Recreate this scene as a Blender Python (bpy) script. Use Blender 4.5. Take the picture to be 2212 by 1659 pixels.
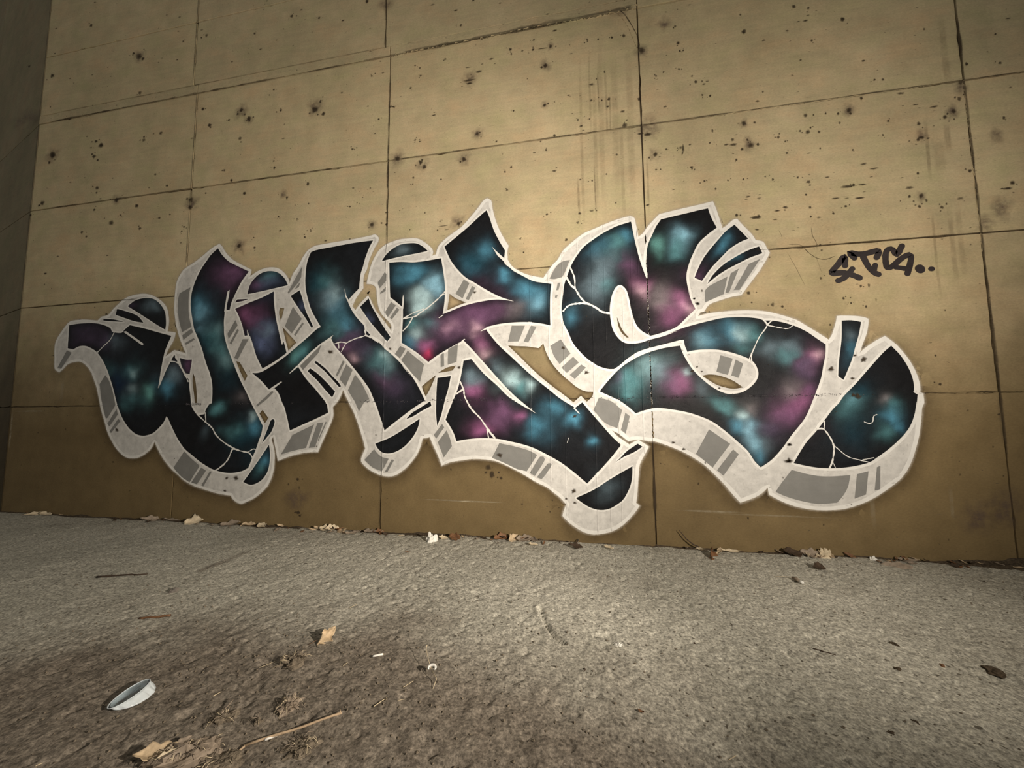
import bpy, math, random
import numpy as np
from bisect import bisect_left, bisect_right
from mathutils import Vector, Matrix
from mathutils.geometry import tessellate_polygon

scene = bpy.context.scene
for o in list(bpy.data.objects):
    bpy.data.objects.remove(o, do_unlink=True)
col = scene.collection
R = math.radians

# ------------------------------------------------------------------ camera
cam_data = bpy.data.cameras.new('camera')
cam = bpy.data.objects.new('camera', cam_data)
col.objects.link(cam)
CAM = Vector((6.728, -3.3146, 1.1037))
YAW, PITCH, ROLL, FPX = -0.1794, 0.0798, -0.00815, 800.0
fw = Vector((math.sin(YAW) * math.cos(PITCH), math.cos(YAW) * math.cos(PITCH), math.sin(PITCH)))
rt = Vector((math.cos(YAW), -math.sin(YAW), 0))
up = rt.cross(fw)
rt2 = rt * math.cos(ROLL) + up * math.sin(ROLL)
up2 = -rt * math.sin(ROLL) + up * math.cos(ROLL)
m = Matrix((rt2, up2, -fw)).transposed().to_4x4()
m.translation = CAM
cam.matrix_world = m
cam_data.sensor_fit = 'HORIZONTAL'
cam_data.sensor_width = 36.0
cam_data.lens = 36.0 * FPX / 2212.0
cam_data.clip_start = 0.02
scene.camera = cam

# ------------------------------------------------------------------ light
world = bpy.data.worlds.new('world')
scene.world = world
world.use_nodes = True
world.node_tree.nodes['Background'].inputs[0].default_value = (1.0, 0.97, 0.88, 1)
world.node_tree.nodes['Background'].inputs[1].default_value = 0.165

def add_lamp(name, loc, target, energy, color, size, angle, blend):
    ld = bpy.data.lights.new(name, 'SPOT')
    ld.energy = energy
    ld.color = color
    ld.shadow_soft_size = size
    ld.spot_size = R(angle)
    ld.spot_blend = blend
    lo = bpy.data.objects.new(name, ld)
    col.objects.link(lo)
    lo.location = loc
    lo.rotation_euler = (Vector(target) - Vector(loc)).to_track_quat('-Z', 'Y').to_euler()
    return lo
# twin-head work lamp standing to the right of the camera
LAMP = (8.696, -2.958, 1.404)
LC = (1.0, 0.89, 0.76)
add_lamp('work_lamp_head', LAMP, (2.60, 0.0, 2.40), 1010, LC, 0.045, 103, 1.0)
add_lamp('work_lamp_head', LAMP, (7.569, 0.0, 2.03), 440, LC, 0.05, 127, 1.0)

scene.view_settings.view_transform = 'Standard'
scene.view_settings.look = 'None'
scene.view_settings.exposure = 0.0
scene.view_settings.gamma = 1.0
scene.view_settings.use_curve_mapping = False

# ------------------------------------------------------------------ helpers
rng = np.random.default_rng(7)
random.seed(7)

def srgb(r, g, b):
    f = lambda c: (c / 255 / 12.92) if c <= 10 else ((c / 255 + 0.055) / 1.055) ** 2.4
    return (f(r), f(g), f(b))

_lat = rng.random((256, 256))
def vnoise(x, y, scale, seed=0):
    """smooth value noise in [-1, 1]"""
    x = np.asarray(x, float) * scale + seed * 17.31
    y = np.asarray(y, float) * scale + seed * 9.77
    xi = np.floor(x).astype(int); yi = np.floor(y).astype(int)
    fx = x - xi; fy = y - yi
    fx = fx * fx * (3 - 2 * fx); fy = fy * fy * (3 - 2 * fy)
    g = lambda a, b: _lat[a % 256, b % 256]
    v = (g(xi, yi) * (1 - fx) + g(xi + 1, yi) * fx) * (1 - fy) + (g(xi, yi + 1) * (1 - fx) + g(xi + 1, yi + 1) * fx) * fy
    return v * 2 - 1

def sstep(a, b, x):
    t = np.clip((np.asarray(x, float) - a) / (b - a), 0, 1)
    return t * t * (3 - 2 * t)

def link_mesh(name, verts, faces, mat=None, parent=None, smooth=False, attr=None):
    me = bpy.data.meshes.new(name)
    me.from_pydata([tuple(v) for v in verts], [], [tuple(f) for f in faces])
    if attr is not None:
        for an, arr in attr.items():
            a = me.attributes.new(an, 'FLOAT_COLOR', 'POINT')
            arr = np.asarray(arr, np.float32)
            if arr.shape[1] == 3:
                arr = np.concatenate([arr, np.ones((len(arr), 1), np.float32)], 1)
            a.data.foreach_set('color', arr.ravel())
    if smooth:
        me.polygons.foreach_set('use_smooth', [True] * len(me.polygons))
    me.update()
    ob = bpy.data.objects.new(name, me)
    if mat is not None:
        me.materials.append(mat)
    col.objects.link(ob)
    if parent is not None:
        ob.parent = parent
    return ob

def thing(name, label, cat, loc=(0, 0, 0), rotz=0.0, group=None):
    o = bpy.data.objects.new(name, None)
    o.empty_display_size = 0.05
    col.objects.link(o)
    o.location = loc
    o.rotation_euler = (0, 0, rotz)
    o['label'] = label
    o['category'] = cat
    if group:
        o['group'] = group
    return o

def tag(o, label, cat, group=None):
    o['label'] = label
    o['category'] = cat
    if group:
        o['group'] = group
    return o

def pts_of(s):
    out = []
    for t in s.split():
        c = t[0] == '*'
        x, z = t.lstrip('*').split(',')
        out.append((float(x), float(z), c))
    return out

def smooth_loop(ctrl, seg=0.03, closed=True):
    """Catmull-Rom through the control points, sharp at the flagged ones"""
    n = len(ctrl)
    P = [np.array(c[:2]) for c in ctrl]
    out = []
    cnt = n if closed else n - 1
    for i in range(cnt):
        a, b = P[i], P[(i + 1) % n]
        ca, cb = ctrl[i][2], ctrl[(i + 1) % n][2]
        L = np.linalg.norm(b - a)
        k = max(1, int(math.ceil(L / seg)))
        if not closed and (i == 0):
            ta = (b - a)
        else:
            ta = (b - a) if ca else (b - P[i - 1]) * 0.5
        if not closed and i == n - 2:
            tb = (b - a)
        else:
            tb = (b - a) if cb else (P[(i + 2) % n] - a) * 0.5
        # keep tangents no longer than the span
        for tt in (ta, tb):
            ln = np.linalg.norm(tt)
            if ln > 1.15 * L and ln > 0:
                tt *= 1.15 * L / ln
        for j in range(k):
            t = j / k
            h = (2*t**3 - 3*t**2 + 1) * a + (t**3 - 2*t**2 + t) * ta + (-2*t**3 + 3*t**2) * b + (t**3 - t**2) * tb
            out.append((float(h[0]), float(h[1])))
    if not closed:
        out.append(tuple(map(float, P[-1])))
    return out

def clip_half(poly, ax, v, less):
    out = []
    n = len(poly)
    for i in range(n):
        p, q = poly[i], poly[(i + 1) % n]
        pi = (p[ax] <= v) if less else (p[ax] >= v)
        qi = (q[ax] <= v) if less else (q[ax] >= v)
        if pi:
            out.append(p)
        if pi != qi:
            a, b = (p, q) if p[ax] < q[ax] else (q, p)
            t = (v - a[ax]) / (b[ax] - a[ax])
            r = [a[0] + (b[0] - a[0]) * t, a[1] + (b[1] - a[1]) * t]
            r[ax] = v
            out.append(tuple(r))
    return out

def split_by(polys, ax, lines):
    res = []
    for p in polys:
        lo = min(v[ax] for v in p); hi = max(v[ax] for v in p)
        rest = p
        for k in range(bisect_right(lines, lo + 1e-9), bisect_left(lines, hi - 1e-9)):
            v = lines[k]
            a = clip_half(rest, ax, v, True)
            rest = clip_half(rest, ax, v, False)
            if len(a) >= 3:
                res.append(a)
            if len(rest) < 3:
                break
        if len(rest) >= 3:
            res.append(rest)
    return res

def gridded(loops, xl, zl):
    """triangulate loops (first outer, rest holes) and cut along grid lines -> verts, faces (x, z)"""
    tri = tessellate_polygon([[Vector((x, z, 0)) for x, z in lp] for lp in loops])
    flat = [p for lp in loops for p in lp]
    polys = [[flat[i] for i in t] for t in tri]
    polys = split_by(polys, 0, xl)
    polys = split_by(polys, 1, zl)
    idx = {}; V = []; F = []
    for p in polys:
        f = []
        for x, z in p:
            k = (round(x, 4), round(z, 4))
            if k not in idx:
                idx[k] = len(V); V.append((x, z))
            if not f or f[-1] != idx[k]:
                f.append(idx[k])
        if len(f) > 1 and f[0] == f[-1]:
            f.pop()
        if len(set(f)) == len(f) and len(f) >= 3:
            ar = sum(V[f[i]][0] * V[f[(i+1) % len(f)]][1] - V[f[(i+1) % len(f)]][0] * V[f[i]][1] for i in range(len(f)))
            F.append(f if ar > 0 else f[::-1])
    return np.array(V), F

# ---- material helpers
class NT:
    def __init__(self, name):
        self.m = bpy.data.materials.new(name)
        self.m.use_nodes = True
        self.t = self.m.node_tree
        self.b = self.t.nodes['Principled BSDF']
        self.pos = None
    def n(self, typ, **kw):
        nd = self.t.nodes.new(typ)
        for k, v in kw.items():
            setattr(nd, k, v)
        return nd
    def l(self, a, b):
        self.t.links.new(a, b)
    def coords(self, scale=(1, 1, 1)):
        tc = self.n('ShaderNodeTexCoord')
        mp = self.n('ShaderNodeMapping')
        mp.inputs['Scale'].default_value = scale
        self.l(tc.outputs['Object'], mp.inputs['Vector'])
        return mp.outputs['Vector']
    def noise(self, scale, detail=4, rough=0.55, vec=None, dist=0.0):
        nd = self.n('ShaderNodeTexNoise')
        nd.inputs['Scale'].default_value = scale
        nd.inputs['Detail'].default_value = detail
        nd.inputs['Roughness'].default_value = rough
        nd.inputs['Distortion'].default_value = dist
        self.l(vec if vec is not None else self.coords(), nd.inputs['Vector'])
        return nd.outputs['Fac']
    def ramp(self, fac, stops, interp='LINEAR'):
        nd = self.n('ShaderNodeValToRGB')
        nd.color_ramp.interpolation = interp
        el = nd.color_ramp.elements
        while len(el) < len(stops):
            el.new(0.5)
        for e, (p, c) in zip(el, stops):
            e.position = p
            e.color = (c[0], c[1], c[2], 1) if not np.isscalar(c) else (c, c, c, 1)
        self.l(fac, nd.inputs['Fac'])
        return nd.outputs['Color']
    def mix(self, fac, a, b, mode='MIX'):
        nd = self.n('ShaderNodeMix', data_type='RGBA', blend_type=mode)
        for s, v in ((nd.inputs[0], fac), (nd.inputs[6], a), (nd.inputs[7], b)):
            if hasattr(v, 'is_linked') or hasattr(v, 'links'):
                self.l(v, s)
            elif np.isscalar(v):
                s.default_value = v
            else:
                s.default_value = (v[0], v[1], v[2], 1)
        return nd.outputs[2]
    def math(self, op, a, b=None, clamp=False):
        nd = self.n('ShaderNodeMath', operation=op, use_clamp=clamp)
        for s, v in zip(nd.inputs, (a, b)):
            if v is None:
                continue
            if hasattr(v, 'links'):
                self.l(v, s)
            else:
                s.default_value = v
        return nd.outputs[0]
    def bump(self, h, strength=0.3, dist=0.01):
        nd = self.n('ShaderNodeBump')
        nd.inputs['Strength'].default_value = strength
        nd.inputs['Distance'].default_value = dist
        self.l(h, nd.inputs['Height'])
        self.l(nd.outputs['Normal'], self.b.inputs['Normal'])
    def set(self, color=None, rough=None, spec=None):
        if color is not None:
            if hasattr(color, 'links'):
                self.l(color, self.b.inputs['Base Color'])
            else:
                self.b.inputs['Base Color'].default_value = (*color, 1)
        if rough is not None:
            if hasattr(rough, 'links'):
                self.l(rough, self.b.inputs['Roughness'])
            else:
                self.b.inputs['Roughness'].default_value = rough
        if spec is not None:
            self.b.inputs['Specular IOR Level'].default_value = spec
        return self.m

# concrete of the wall: board-marked, mottled, with a coat of buff paint rolled on low down
def concrete_mat(name='wall_concrete', dark=1.0):
    k = NT(name)
    v = k.coords()
    big = k.noise(0.9, 5, 0.6, v)
    mid = k.noise(5.0, 5, 0.6, v)
    grain = k.noise(9.0, 4, 0.6, k.coords((0.35, 1, 3.2)))
    tan = k.ramp(big, [(0.30, CT1), (0.5, CT2), (0.70, CT3)])
    tan = k.mix(0.55, tan, k.ramp(mid, [(0.3, (0.80, 0.81, 0.80)), (0.7, (1.14, 1.12, 1.12))]), 'MULTIPLY')
    tan = k.mix(0.5, tan, k.ramp(grain, [(0.3, (0.86, 0.86, 0.88)), (0.7, (1.10, 1.09, 1.06))]), 'MULTIPLY')
    hue = k.noise(2.6, 5, 0.62, k.coords((1, 1, 1.5)))
    tan = k.mix(0.9, tan, k.ramp(hue, [(0.32, (0.94, 1.00, 0.93)), (0.5, (1.0, 1.0, 1.0)), (0.68, (1.07, 0.98, 0.96))]), 'MULTIPLY')
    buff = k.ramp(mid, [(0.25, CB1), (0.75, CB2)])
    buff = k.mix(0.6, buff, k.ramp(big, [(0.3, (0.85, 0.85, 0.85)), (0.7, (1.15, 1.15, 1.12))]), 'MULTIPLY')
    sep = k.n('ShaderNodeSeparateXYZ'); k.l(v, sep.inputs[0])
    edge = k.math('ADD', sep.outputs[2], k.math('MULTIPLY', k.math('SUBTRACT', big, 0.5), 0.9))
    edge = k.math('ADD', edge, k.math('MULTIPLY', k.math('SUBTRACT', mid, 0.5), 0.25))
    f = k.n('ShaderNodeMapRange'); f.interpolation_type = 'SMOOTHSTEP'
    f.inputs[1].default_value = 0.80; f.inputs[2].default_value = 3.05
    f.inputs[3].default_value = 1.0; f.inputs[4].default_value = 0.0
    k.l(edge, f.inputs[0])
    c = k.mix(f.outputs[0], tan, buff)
    info = k.n('ShaderNodeObjectInfo')
    tone = k.ramp(info.outputs['Random'], [(0.0, (0.92, 0.92, 0.93)), (1.0, (1.06, 1.05, 1.03))])
    c = k.mix(0.8, c, tone, 'MULTIPLY')
    g2 = k.noise(75.0, 3, 0.7, k.coords((0.7, 1, 1.3)))
    c = k.mix(0.8, c, k.ramp(g2, [(0.3, 0.86), (0.7, 1.14)]), 'MULTIPLY')
    # small bug holes and board scratches
    sp = k.noise(46.0, 2, 0.5, k.coords((0.6, 1, 1.0)))
    c = k.mix(k.ramp(sp, [(0.70, 0.0), (0.76, 0.7)]), c, (0.075, 0.058, 0.035))
    sc = k.noise(20.0, 3, 0.6, k.coords((0.25, 1, 2.4)))
    c = k.mix(k.ramp(sc, [(0.68, 0.0), (0.76, 0.35)]), c, (0.13, 0.10, 0.06))
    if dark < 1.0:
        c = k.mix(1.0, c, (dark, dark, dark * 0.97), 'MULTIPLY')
    fine = k.noise(120.0, 4, 0.6, v)
    h = k.math('ADD', k.math('MULTIPLY', fine, 0.5), k.math('MULTIPLY', mid, 0.8))
    h = k.math('SUBTRACT', h, k.math('MULTIPLY', k.ramp(sp, [(0.66, 0.0), (0.76, 1.0)]), 0.8))
    k.bump(h, 0.35, 0.006)
    return k.set(c, 0.78, 0.25)

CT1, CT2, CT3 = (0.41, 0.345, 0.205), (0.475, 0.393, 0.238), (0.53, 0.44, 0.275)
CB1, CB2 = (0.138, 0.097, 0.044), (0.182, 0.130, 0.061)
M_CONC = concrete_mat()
M_CONC2 = concrete_mat('shaded_concrete', 0.55)      # same concrete, shade of the turned-away wall put into its colour

def simple(name, color, rough=0.7, spec=0.3, nscale=30, var=0.25, bump=0.2, bdist=0.003):
    k = NT(name)
    n = k.noise(nscale, 4, 0.6)
    lo = tuple(c * (1 - var) for c in color); hi = tuple(min(1, c * (1 + var)) for c in color)
    c = k.ramp(n, [(0.3, lo), (0.7, hi)])
    if bump:
        k.bump(n, bump, bdist)
    return k.set(c, rough, spec)

M_JOINT = simple('joint_grime', (0.085, 0.062, 0.034), 0.95, 0.1, 40, 0.5, 0.6, 0.01)

# ------------------------------------------------------------------ relief of the wall under the paint
H1, H2, H3, H4, H4U, H5 = 1.231, 2.445, 3.69, 4.845, 4.955, 5.767
VX = [0.0, 2.435, 4.86, 7.335, 9.762, 12.2]
DRIPS = [6.30, 6.47, 6.60, 6.74, 6.86, 6.97, 7.06, 7.12, 7.20, 7.26]
def relief(x, z):
    x = np.asarray(x, float); z = np.asarray(z, float)
    zc = H1 + 0.004 * vnoise(x, 0 * x, 6, 3)
    amp = 0.0012 + 0.0025 * np.clip(vnoise(x, 0 * x, 3.0, 1), 0, 1) + 0.0050 * np.clip(vnoise(x, 0 * x, 42.0, 2) - 0.1, 0, 1) * np.clip(vnoise(x, 0 * x, 2.1, 9) + 0.35, 0, 1)
    r = amp * np.exp(-((z - zc) / 0.0075) ** 2)
    # formwork joint below the dome of the third letter
    r = r + (0.004 + 0.003 * vnoise(z, 0 * z, 25, 5)) * np.exp(-((x - (VX[2] + 0.004 * vnoise(z, 0*z, 8, 6))) / 0.006) ** 2)
    for i, d in enumerate(DRIPS):
        on = sstep(0.0, 0.15, vnoise(z, 0 * z + i, 0.9, 11 + i) + 0.25)
        r = r + 0.0022 * on * np.exp(-((x - d - 0.004 * vnoise(z, 0 * z, 5, 20 + i)) / 0.0035) ** 2)
    r = r + 0.0012 * vnoise(x, z, 14, 7) + 0.0005 * vnoise(x, z, 55, 8)
    return r

# ------------------------------------------------------------------ wall: backing and cast panels
def box_mesh(x0, x1, y0, y1, z0, z1):
    v = [(x, y, z) for z in (z0, z1) for y in (y0, y1) for x in (x0, x1)]
    f = [(0, 2, 3, 1), (4, 5, 7, 6), (0, 1, 5, 4), (2, 6, 7, 3), (0, 4, 6, 2), (1, 3, 7, 5)]
    return v, f

v, f = box_mesh(0.0, 12.3, 0.014, 0.45, -0.3, 9.02)
wall_back = link_mesh('wall_back', v, f, M_JOINT)
wall_back['kind'] = 'structure'

def panel(x0, x1, z0, z1, parent, gap=0.004, proud=0.0, seed=0, ox=0, oy=0, ang=0.0, depth=0.02):
    """one board panel cast in the wall: uneven broken edges with a small chamfer"""
    def edge(a, b, n):
        return [(a[0] + (b[0]-a[0]) * i / n, a[1] + (b[1]-a[1]) * i / n) for i in range(n)]
    nx = max(4, int((x1 - x0) / 0.07)); nz = max(3, int((z1 - z0) / 0.07))
    g = gap
    lp = edge((x0+g, z0+g), (x1-g, z0+g), nx) + edge((x1-g, z0+g), (x1-g, z1-g), nz) + \
         edge((x1-g, z1-g), (x0+g, z1-g), nx) + edge((x0+g, z1-g), (x0+g, z0+g), nz)
    rr = random.Random(seed)
    cx, cz = (x0 + x1) / 2, (z0 + z1) / 2
    hx, hz = (x1 - x0) / 2 - g, (z1 - z0) / 2 - g
    front, back = [], []
    for x, z in lp:
        j = abs(rr.gauss(0, 0.0018)) + (rr.random() < 0.08) * rr.random() * 0.008
        on_v = abs(abs(x - cx) - hx) < 1e-6; on_h = abs(abs(z - cz) - hz) < 1e-6
        dx = -math.copysign(j, x - cx) if on_v else 0
        dz = -math.copysign(j, z - cz) if on_h else 0
        c = 0.0018
        front.append((x + dx + (-math.copysign(c, x - cx) if on_v else 0), z + dz + (-math.copysign(c, z - cz) if on_h else 0)))
        back.append((x + dx, z + dz))
    n = len(lp)
    V = [(x, -proud, z) for x, z in front] + [(x, -proud + 0.002, z) for x, z in back] + [(x, depth, z) for x, z in back]
    F = [list(range(n))]
    for i in range(n):
        k = (i + 1) % n
        F.append((i, n + i, n + k, k)); F.append((n + i, 2*n + i, 2*n + k, n + k))
    if ang or ox or oy:
        ca, sa = math.cos(ang), math.sin(ang)
        V = [(ox + x * ca - y * sa, oy + x * sa + y * ca, z) for x, y, z in V]
    return link_mesh('panel', V, F, M_CONC, parent)

seed = 0
rows = [(-0.25, H1), (H1, H2), (H2, H3), (H3, H4), (H4U, H5), (H5, 9.0)]
for ri, (z0, z1) in enumerate(rows):
    xs = list(VX)
    if ri >= 4:
        xs = [0.0, 2.37, 4.80, 7.23, 9.70, 12.2]
    if ri == 0:
        xs = [0.0, 2.435, 4.845, 7.328, 9.765, 12.2]
    for i in range(len(xs) - 1):
        seed += 1
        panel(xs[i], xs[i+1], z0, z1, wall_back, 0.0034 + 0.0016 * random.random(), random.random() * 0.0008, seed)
# narrow ledge strip between the third and fourth lifts
for i in range(5):
    seed += 1
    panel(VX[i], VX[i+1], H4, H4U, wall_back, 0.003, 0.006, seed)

# wall turning away past the left corner
ANG = R(180 - 15)
wl_v, wl_f = box_mesh(0.0, 4.0, -0.45, -0.014, -0.3, 9.02)
ca, sa = math.cos(ANG), math.sin(ANG)
wall_left = link_mesh('wall_left', [(x * ca - y * sa, x * sa + y * ca, z) for x, y, z in wl_v], wl_f, M_JOINT)
wall_left['kind'] = 'structure'
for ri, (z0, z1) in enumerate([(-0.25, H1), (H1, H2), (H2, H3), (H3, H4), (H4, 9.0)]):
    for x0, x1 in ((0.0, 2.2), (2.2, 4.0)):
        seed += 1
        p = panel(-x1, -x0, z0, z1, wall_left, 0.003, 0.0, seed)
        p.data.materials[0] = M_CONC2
        a2 = R(-15)
        for vv in p.data.vertices:
            x, y, z = vv.co
            vv.co = (x * math.cos(a2) - y * math.sin(a2), x * math.sin(a2) + y * math.cos(a2), z)

# broken mortar fins squeezed out of the joints
def fin(name, path, parent, w, hgt, seed):
    """ragged fin along a polyline of (x, z) points standing out of the wall"""
    P = smooth_loop([(a, b, False) for a, b in path], 0.012, closed=False)
    V, F = [], []
    n = len(P)
    for i, (x, z) in enumerate(P):
        q = P[min(i+1, n-1)]; p = P[max(i-1, 0)]
        d = np.array([q[0]-p[0], q[1]-p[1]]); d /= max(np.linalg.norm(d), 1e-6)
        nx_, nz_ = -d[1], d[0]
        s = float(vnoise(i * 0.35, 0, 1.0, seed)); s2 = float(vnoise(i * 0.8, 3, 1.0, seed + 4))
        ww = w * (0.45 + 0.55 * abs(s)) ; hh = max(0.0006, hgt * (0.35 + 0.7 * s2)) * (0 if i in (0, n-1) else 1)
        off = w * 0.5 * s2
        for k, (a, y) in enumerate(((-1, 0.002), (-0.35, -hh), (0.35, -hh * 0.8), (1, 0.002))):
            V.append((x + nx_ * (a * ww + off), y, z + nz_ * (a * ww + off)))
        if i:
            b = 4 * i
            for k in range(3):
                F.append((b - 4 + k, b + k, b + k + 1, b - 3 + k))
    return link_mesh(name, V, F, M_CONC, parent)
fin('joint_fin', [(4.9, H4 + .004), (5.7, H4), (6.4, H4 + .01), (6.9, H4 - .006), (7.3, H4 + .004)], wall_back, 0.012, 0.016, 1)
fin('joint_fin', [(6.95, H4 + .05), (7.12, H4 + .02), (7.3, H4 + .03), (7.55, H4 + .05)], wall_back, 0.010, 0.014, 2)
fin('joint_fin', [(7.16, 4.84), (7.24, 4.70), (7.30, 4.52), (7.34, 4.40)], wall_back, 0.006, 0.008, 3)
fin('joint_fin', [(7.8, H3 + .002), (8.3, H3), (8.9, H3 - .002), (9.5, H3 + .002)], wall_back, 0.005, 0.006, 4)
fin('joint_fin', [(9.762, 3.66), (9.765, 3.2), (9.757, 2.8), (9.762, 2.3)], wall_back, 0.006, 0.007, 5)
fin('joint_fin', [(9.31, H1 - .003), (9.6, H1), (9.76, H1), (9.95, H1 + .002)], wall_back, 0.006, 0.007, 6)

# ------------------------------------------------------------------ marks on the wall (pits, rust blooms, water streaks)
WHITE_OUTLINE = '*0.711,1.634 0.644,1.676 0.623,1.789 0.609,1.958 0.642,2.053 0.760,2.193 0.818,2.234 1.000,2.245 *1.224,2.221 *1.279,2.265 1.376,2.280 1.448,2.347 1.502,2.391 1.612,2.463 1.734,2.491 1.877,2.497 2.002,2.465 2.129,2.391 2.199,2.318 2.234,2.224 2.246,2.132 *2.235,2.045 *2.346,2.025 2.329,1.954 2.289,1.888 2.249,1.823 *2.231,1.763 *2.347,1.830 *2.507,1.787 2.461,1.866 2.398,1.989 2.347,2.127 2.312,2.280 2.306,2.411 2.308,2.496 2.315,2.580 2.337,2.648 2.395,2.729 2.446,2.763 2.551,2.816 2.671,2.891 2.772,2.958 *2.858,2.996 2.895,2.962 2.953,2.881 3.044,2.798 3.150,2.736 *3.290,2.666 *3.269,2.589 3.342,2.632 3.423,2.662 3.522,2.673 3.621,2.654 3.697,2.597 3.748,2.528 *3.763,2.476 3.802,2.580 3.862,2.662 3.914,2.752 3.967,2.820 4.021,2.851 4.068,2.865 4.285,2.881 4.513,2.895 4.692,2.913 4.729,2.920 4.766,2.889 4.767,2.847 4.718,2.767 4.669,2.653 4.649,2.571 4.620,2.517 4.611,2.449 *4.613,2.373 *4.588,2.347 4.531,2.268 *4.496,2.194 *4.534,2.150 4.588,2.216 *4.670,2.293 4.701,2.236 4.754,2.137 4.829,2.045 4.895,1.961 *4.931,1.913 4.930,1.979 4.886,2.035 4.828,2.093 4.790,2.169 4.769,2.273 4.760,2.362 4.719,2.406 *4.653,2.418 4.672,2.507 4.699,2.608 4.734,2.682 4.784,2.754 4.856,2.803 4.943,2.830 5.029,2.843 5.179,2.835 5.230,2.812 5.293,2.765 5.343,2.713 5.353,2.685 *5.343,2.645 *5.385,2.655 5.405,2.721 5.432,2.759 5.507,2.820 5.643,2.907 5.737,2.999 5.804,3.072 5.857,3.140 *5.897,3.168 5.937,3.138 5.950,3.056 5.975,2.953 6.014,2.843 6.059,2.753 *6.103,2.677 6.090,2.626 *6.093,2.561 6.091,2.550 6.135,2.475 6.217,2.414 6.311,2.372 *6.428,2.340 6.466,2.391 6.516,2.457 6.565,2.504 6.611,2.581 6.704,2.661 6.801,2.727 6.897,2.762 7.005,2.801 7.122,2.833 7.209,2.846 7.243,2.826 7.252,2.776 *7.272,2.651 7.313,2.677 7.355,2.734 7.407,2.790 *7.459,2.840 7.621,2.865 7.786,2.889 *7.894,2.907 7.912,2.851 7.934,2.759 *7.953,2.679 *7.956,2.661 7.988,2.676 8.043,2.723 *8.075,2.731 8.123,2.662 8.181,2.586 *8.208,2.531 8.263,2.514 8.285,2.460 *8.306,2.418 8.291,2.385 8.225,2.276 8.143,2.168 *8.074,2.075 8.010,2.068 7.905,2.040 7.825,2.011 *7.779,1.952 *7.750,1.948 *7.730,1.911 7.815,1.929 7.920,1.938 8.023,1.940 8.124,1.937 8.224,1.926 8.322,1.900 8.418,1.862 8.471,1.837 8.526,1.796 8.617,1.726 *8.689,1.666 8.715,1.705 8.738,1.769 8.753,1.817 *8.760,1.855 8.791,1.856 8.883,1.848 8.950,1.833 *8.972,1.821 8.967,1.779 8.951,1.710 8.912,1.611 *8.894,1.553 8.941,1.595 9.013,1.645 *9.074,1.679 9.103,1.651 9.144,1.608 9.195,1.528 9.236,1.443 9.261,1.365 9.272,1.288 *9.268,1.240 *9.286,1.227 9.287,1.161 9.272,1.125 9.235,0.915 9.170,0.719 9.101,0.603 8.998,0.512 8.905,0.444 8.813,0.396 8.699,0.357 8.562,0.342 8.447,0.350 8.355,0.370 8.263,0.408 *8.194,0.448 *8.185,0.504 8.111,0.438 *7.980,0.380 7.939,0.428 7.869,0.521 7.798,0.600 7.725,0.674 7.625,0.744 7.523,0.798 7.367,0.858 7.296,0.867 7.204,0.878 *7.132,0.864 7.051,0.929 *6.991,0.960 7.039,0.903 *7.139,0.830 7.176,0.853 *7.214,0.870 7.257,0.842 *7.294,0.816 7.268,0.766 7.234,0.709 7.213,0.659 7.205,0.597 7.194,0.486 7.185,0.403 *7.175,0.348 *7.202,0.326 7.159,0.265 7.092,0.190 7.019,0.132 6.936,0.096 6.825,0.076 6.741,0.092 6.657,0.138 6.601,0.181 *6.565,0.219 6.574,0.253 *6.598,0.316 6.547,0.372 6.490,0.416 6.432,0.460 6.344,0.499 6.213,0.573 6.122,0.619 6.030,0.659 5.938,0.687 5.780,0.697 5.653,0.683 5.543,0.663 *5.459,0.631 5.420,0.727 5.380,0.807 *5.339,0.894 *5.265,0.878 5.240,0.793 5.207,0.724 5.147,0.649 5.080,0.585 4.979,0.527 4.877,0.524 4.791,0.550 4.706,0.593 4.640,0.656 4.653,0.714 *4.680,0.778 4.660,0.849 4.625,0.946 4.587,1.043 4.541,1.142 4.502,1.208 *4.421,1.355 4.376,1.256 *4.312,1.184 *4.321,1.117 4.315,1.078 4.274,0.978 4.233,0.893 *4.164,0.741 4.089,0.740 3.968,0.725 3.832,0.691 *3.714,0.649 3.688,0.750 *3.646,0.892 *3.624,0.858 3.650,0.797 3.670,0.717 3.671,0.616 3.657,0.515 3.615,0.414 3.556,0.346 3.465,0.277 3.372,0.234 3.309,0.212 3.252,0.223 3.202,0.255 *3.175,0.288 3.019,0.304 2.850,0.340 2.721,0.371 2.589,0.423 2.498,0.484 2.396,0.553 2.281,0.665 2.211,0.758 *2.162,0.833 2.120,0.761 2.061,0.710 1.974,0.665 1.884,0.650 1.781,0.663 1.682,0.721 1.588,0.816 1.512,0.920 1.451,1.048 1.390,1.177 1.335,1.330 1.295,1.438 1.234,1.555 1.175,1.642 1.142,1.677 1.076,1.726 1.003,1.752 0.913,1.747 0.834,1.726 0.769,1.672'
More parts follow.
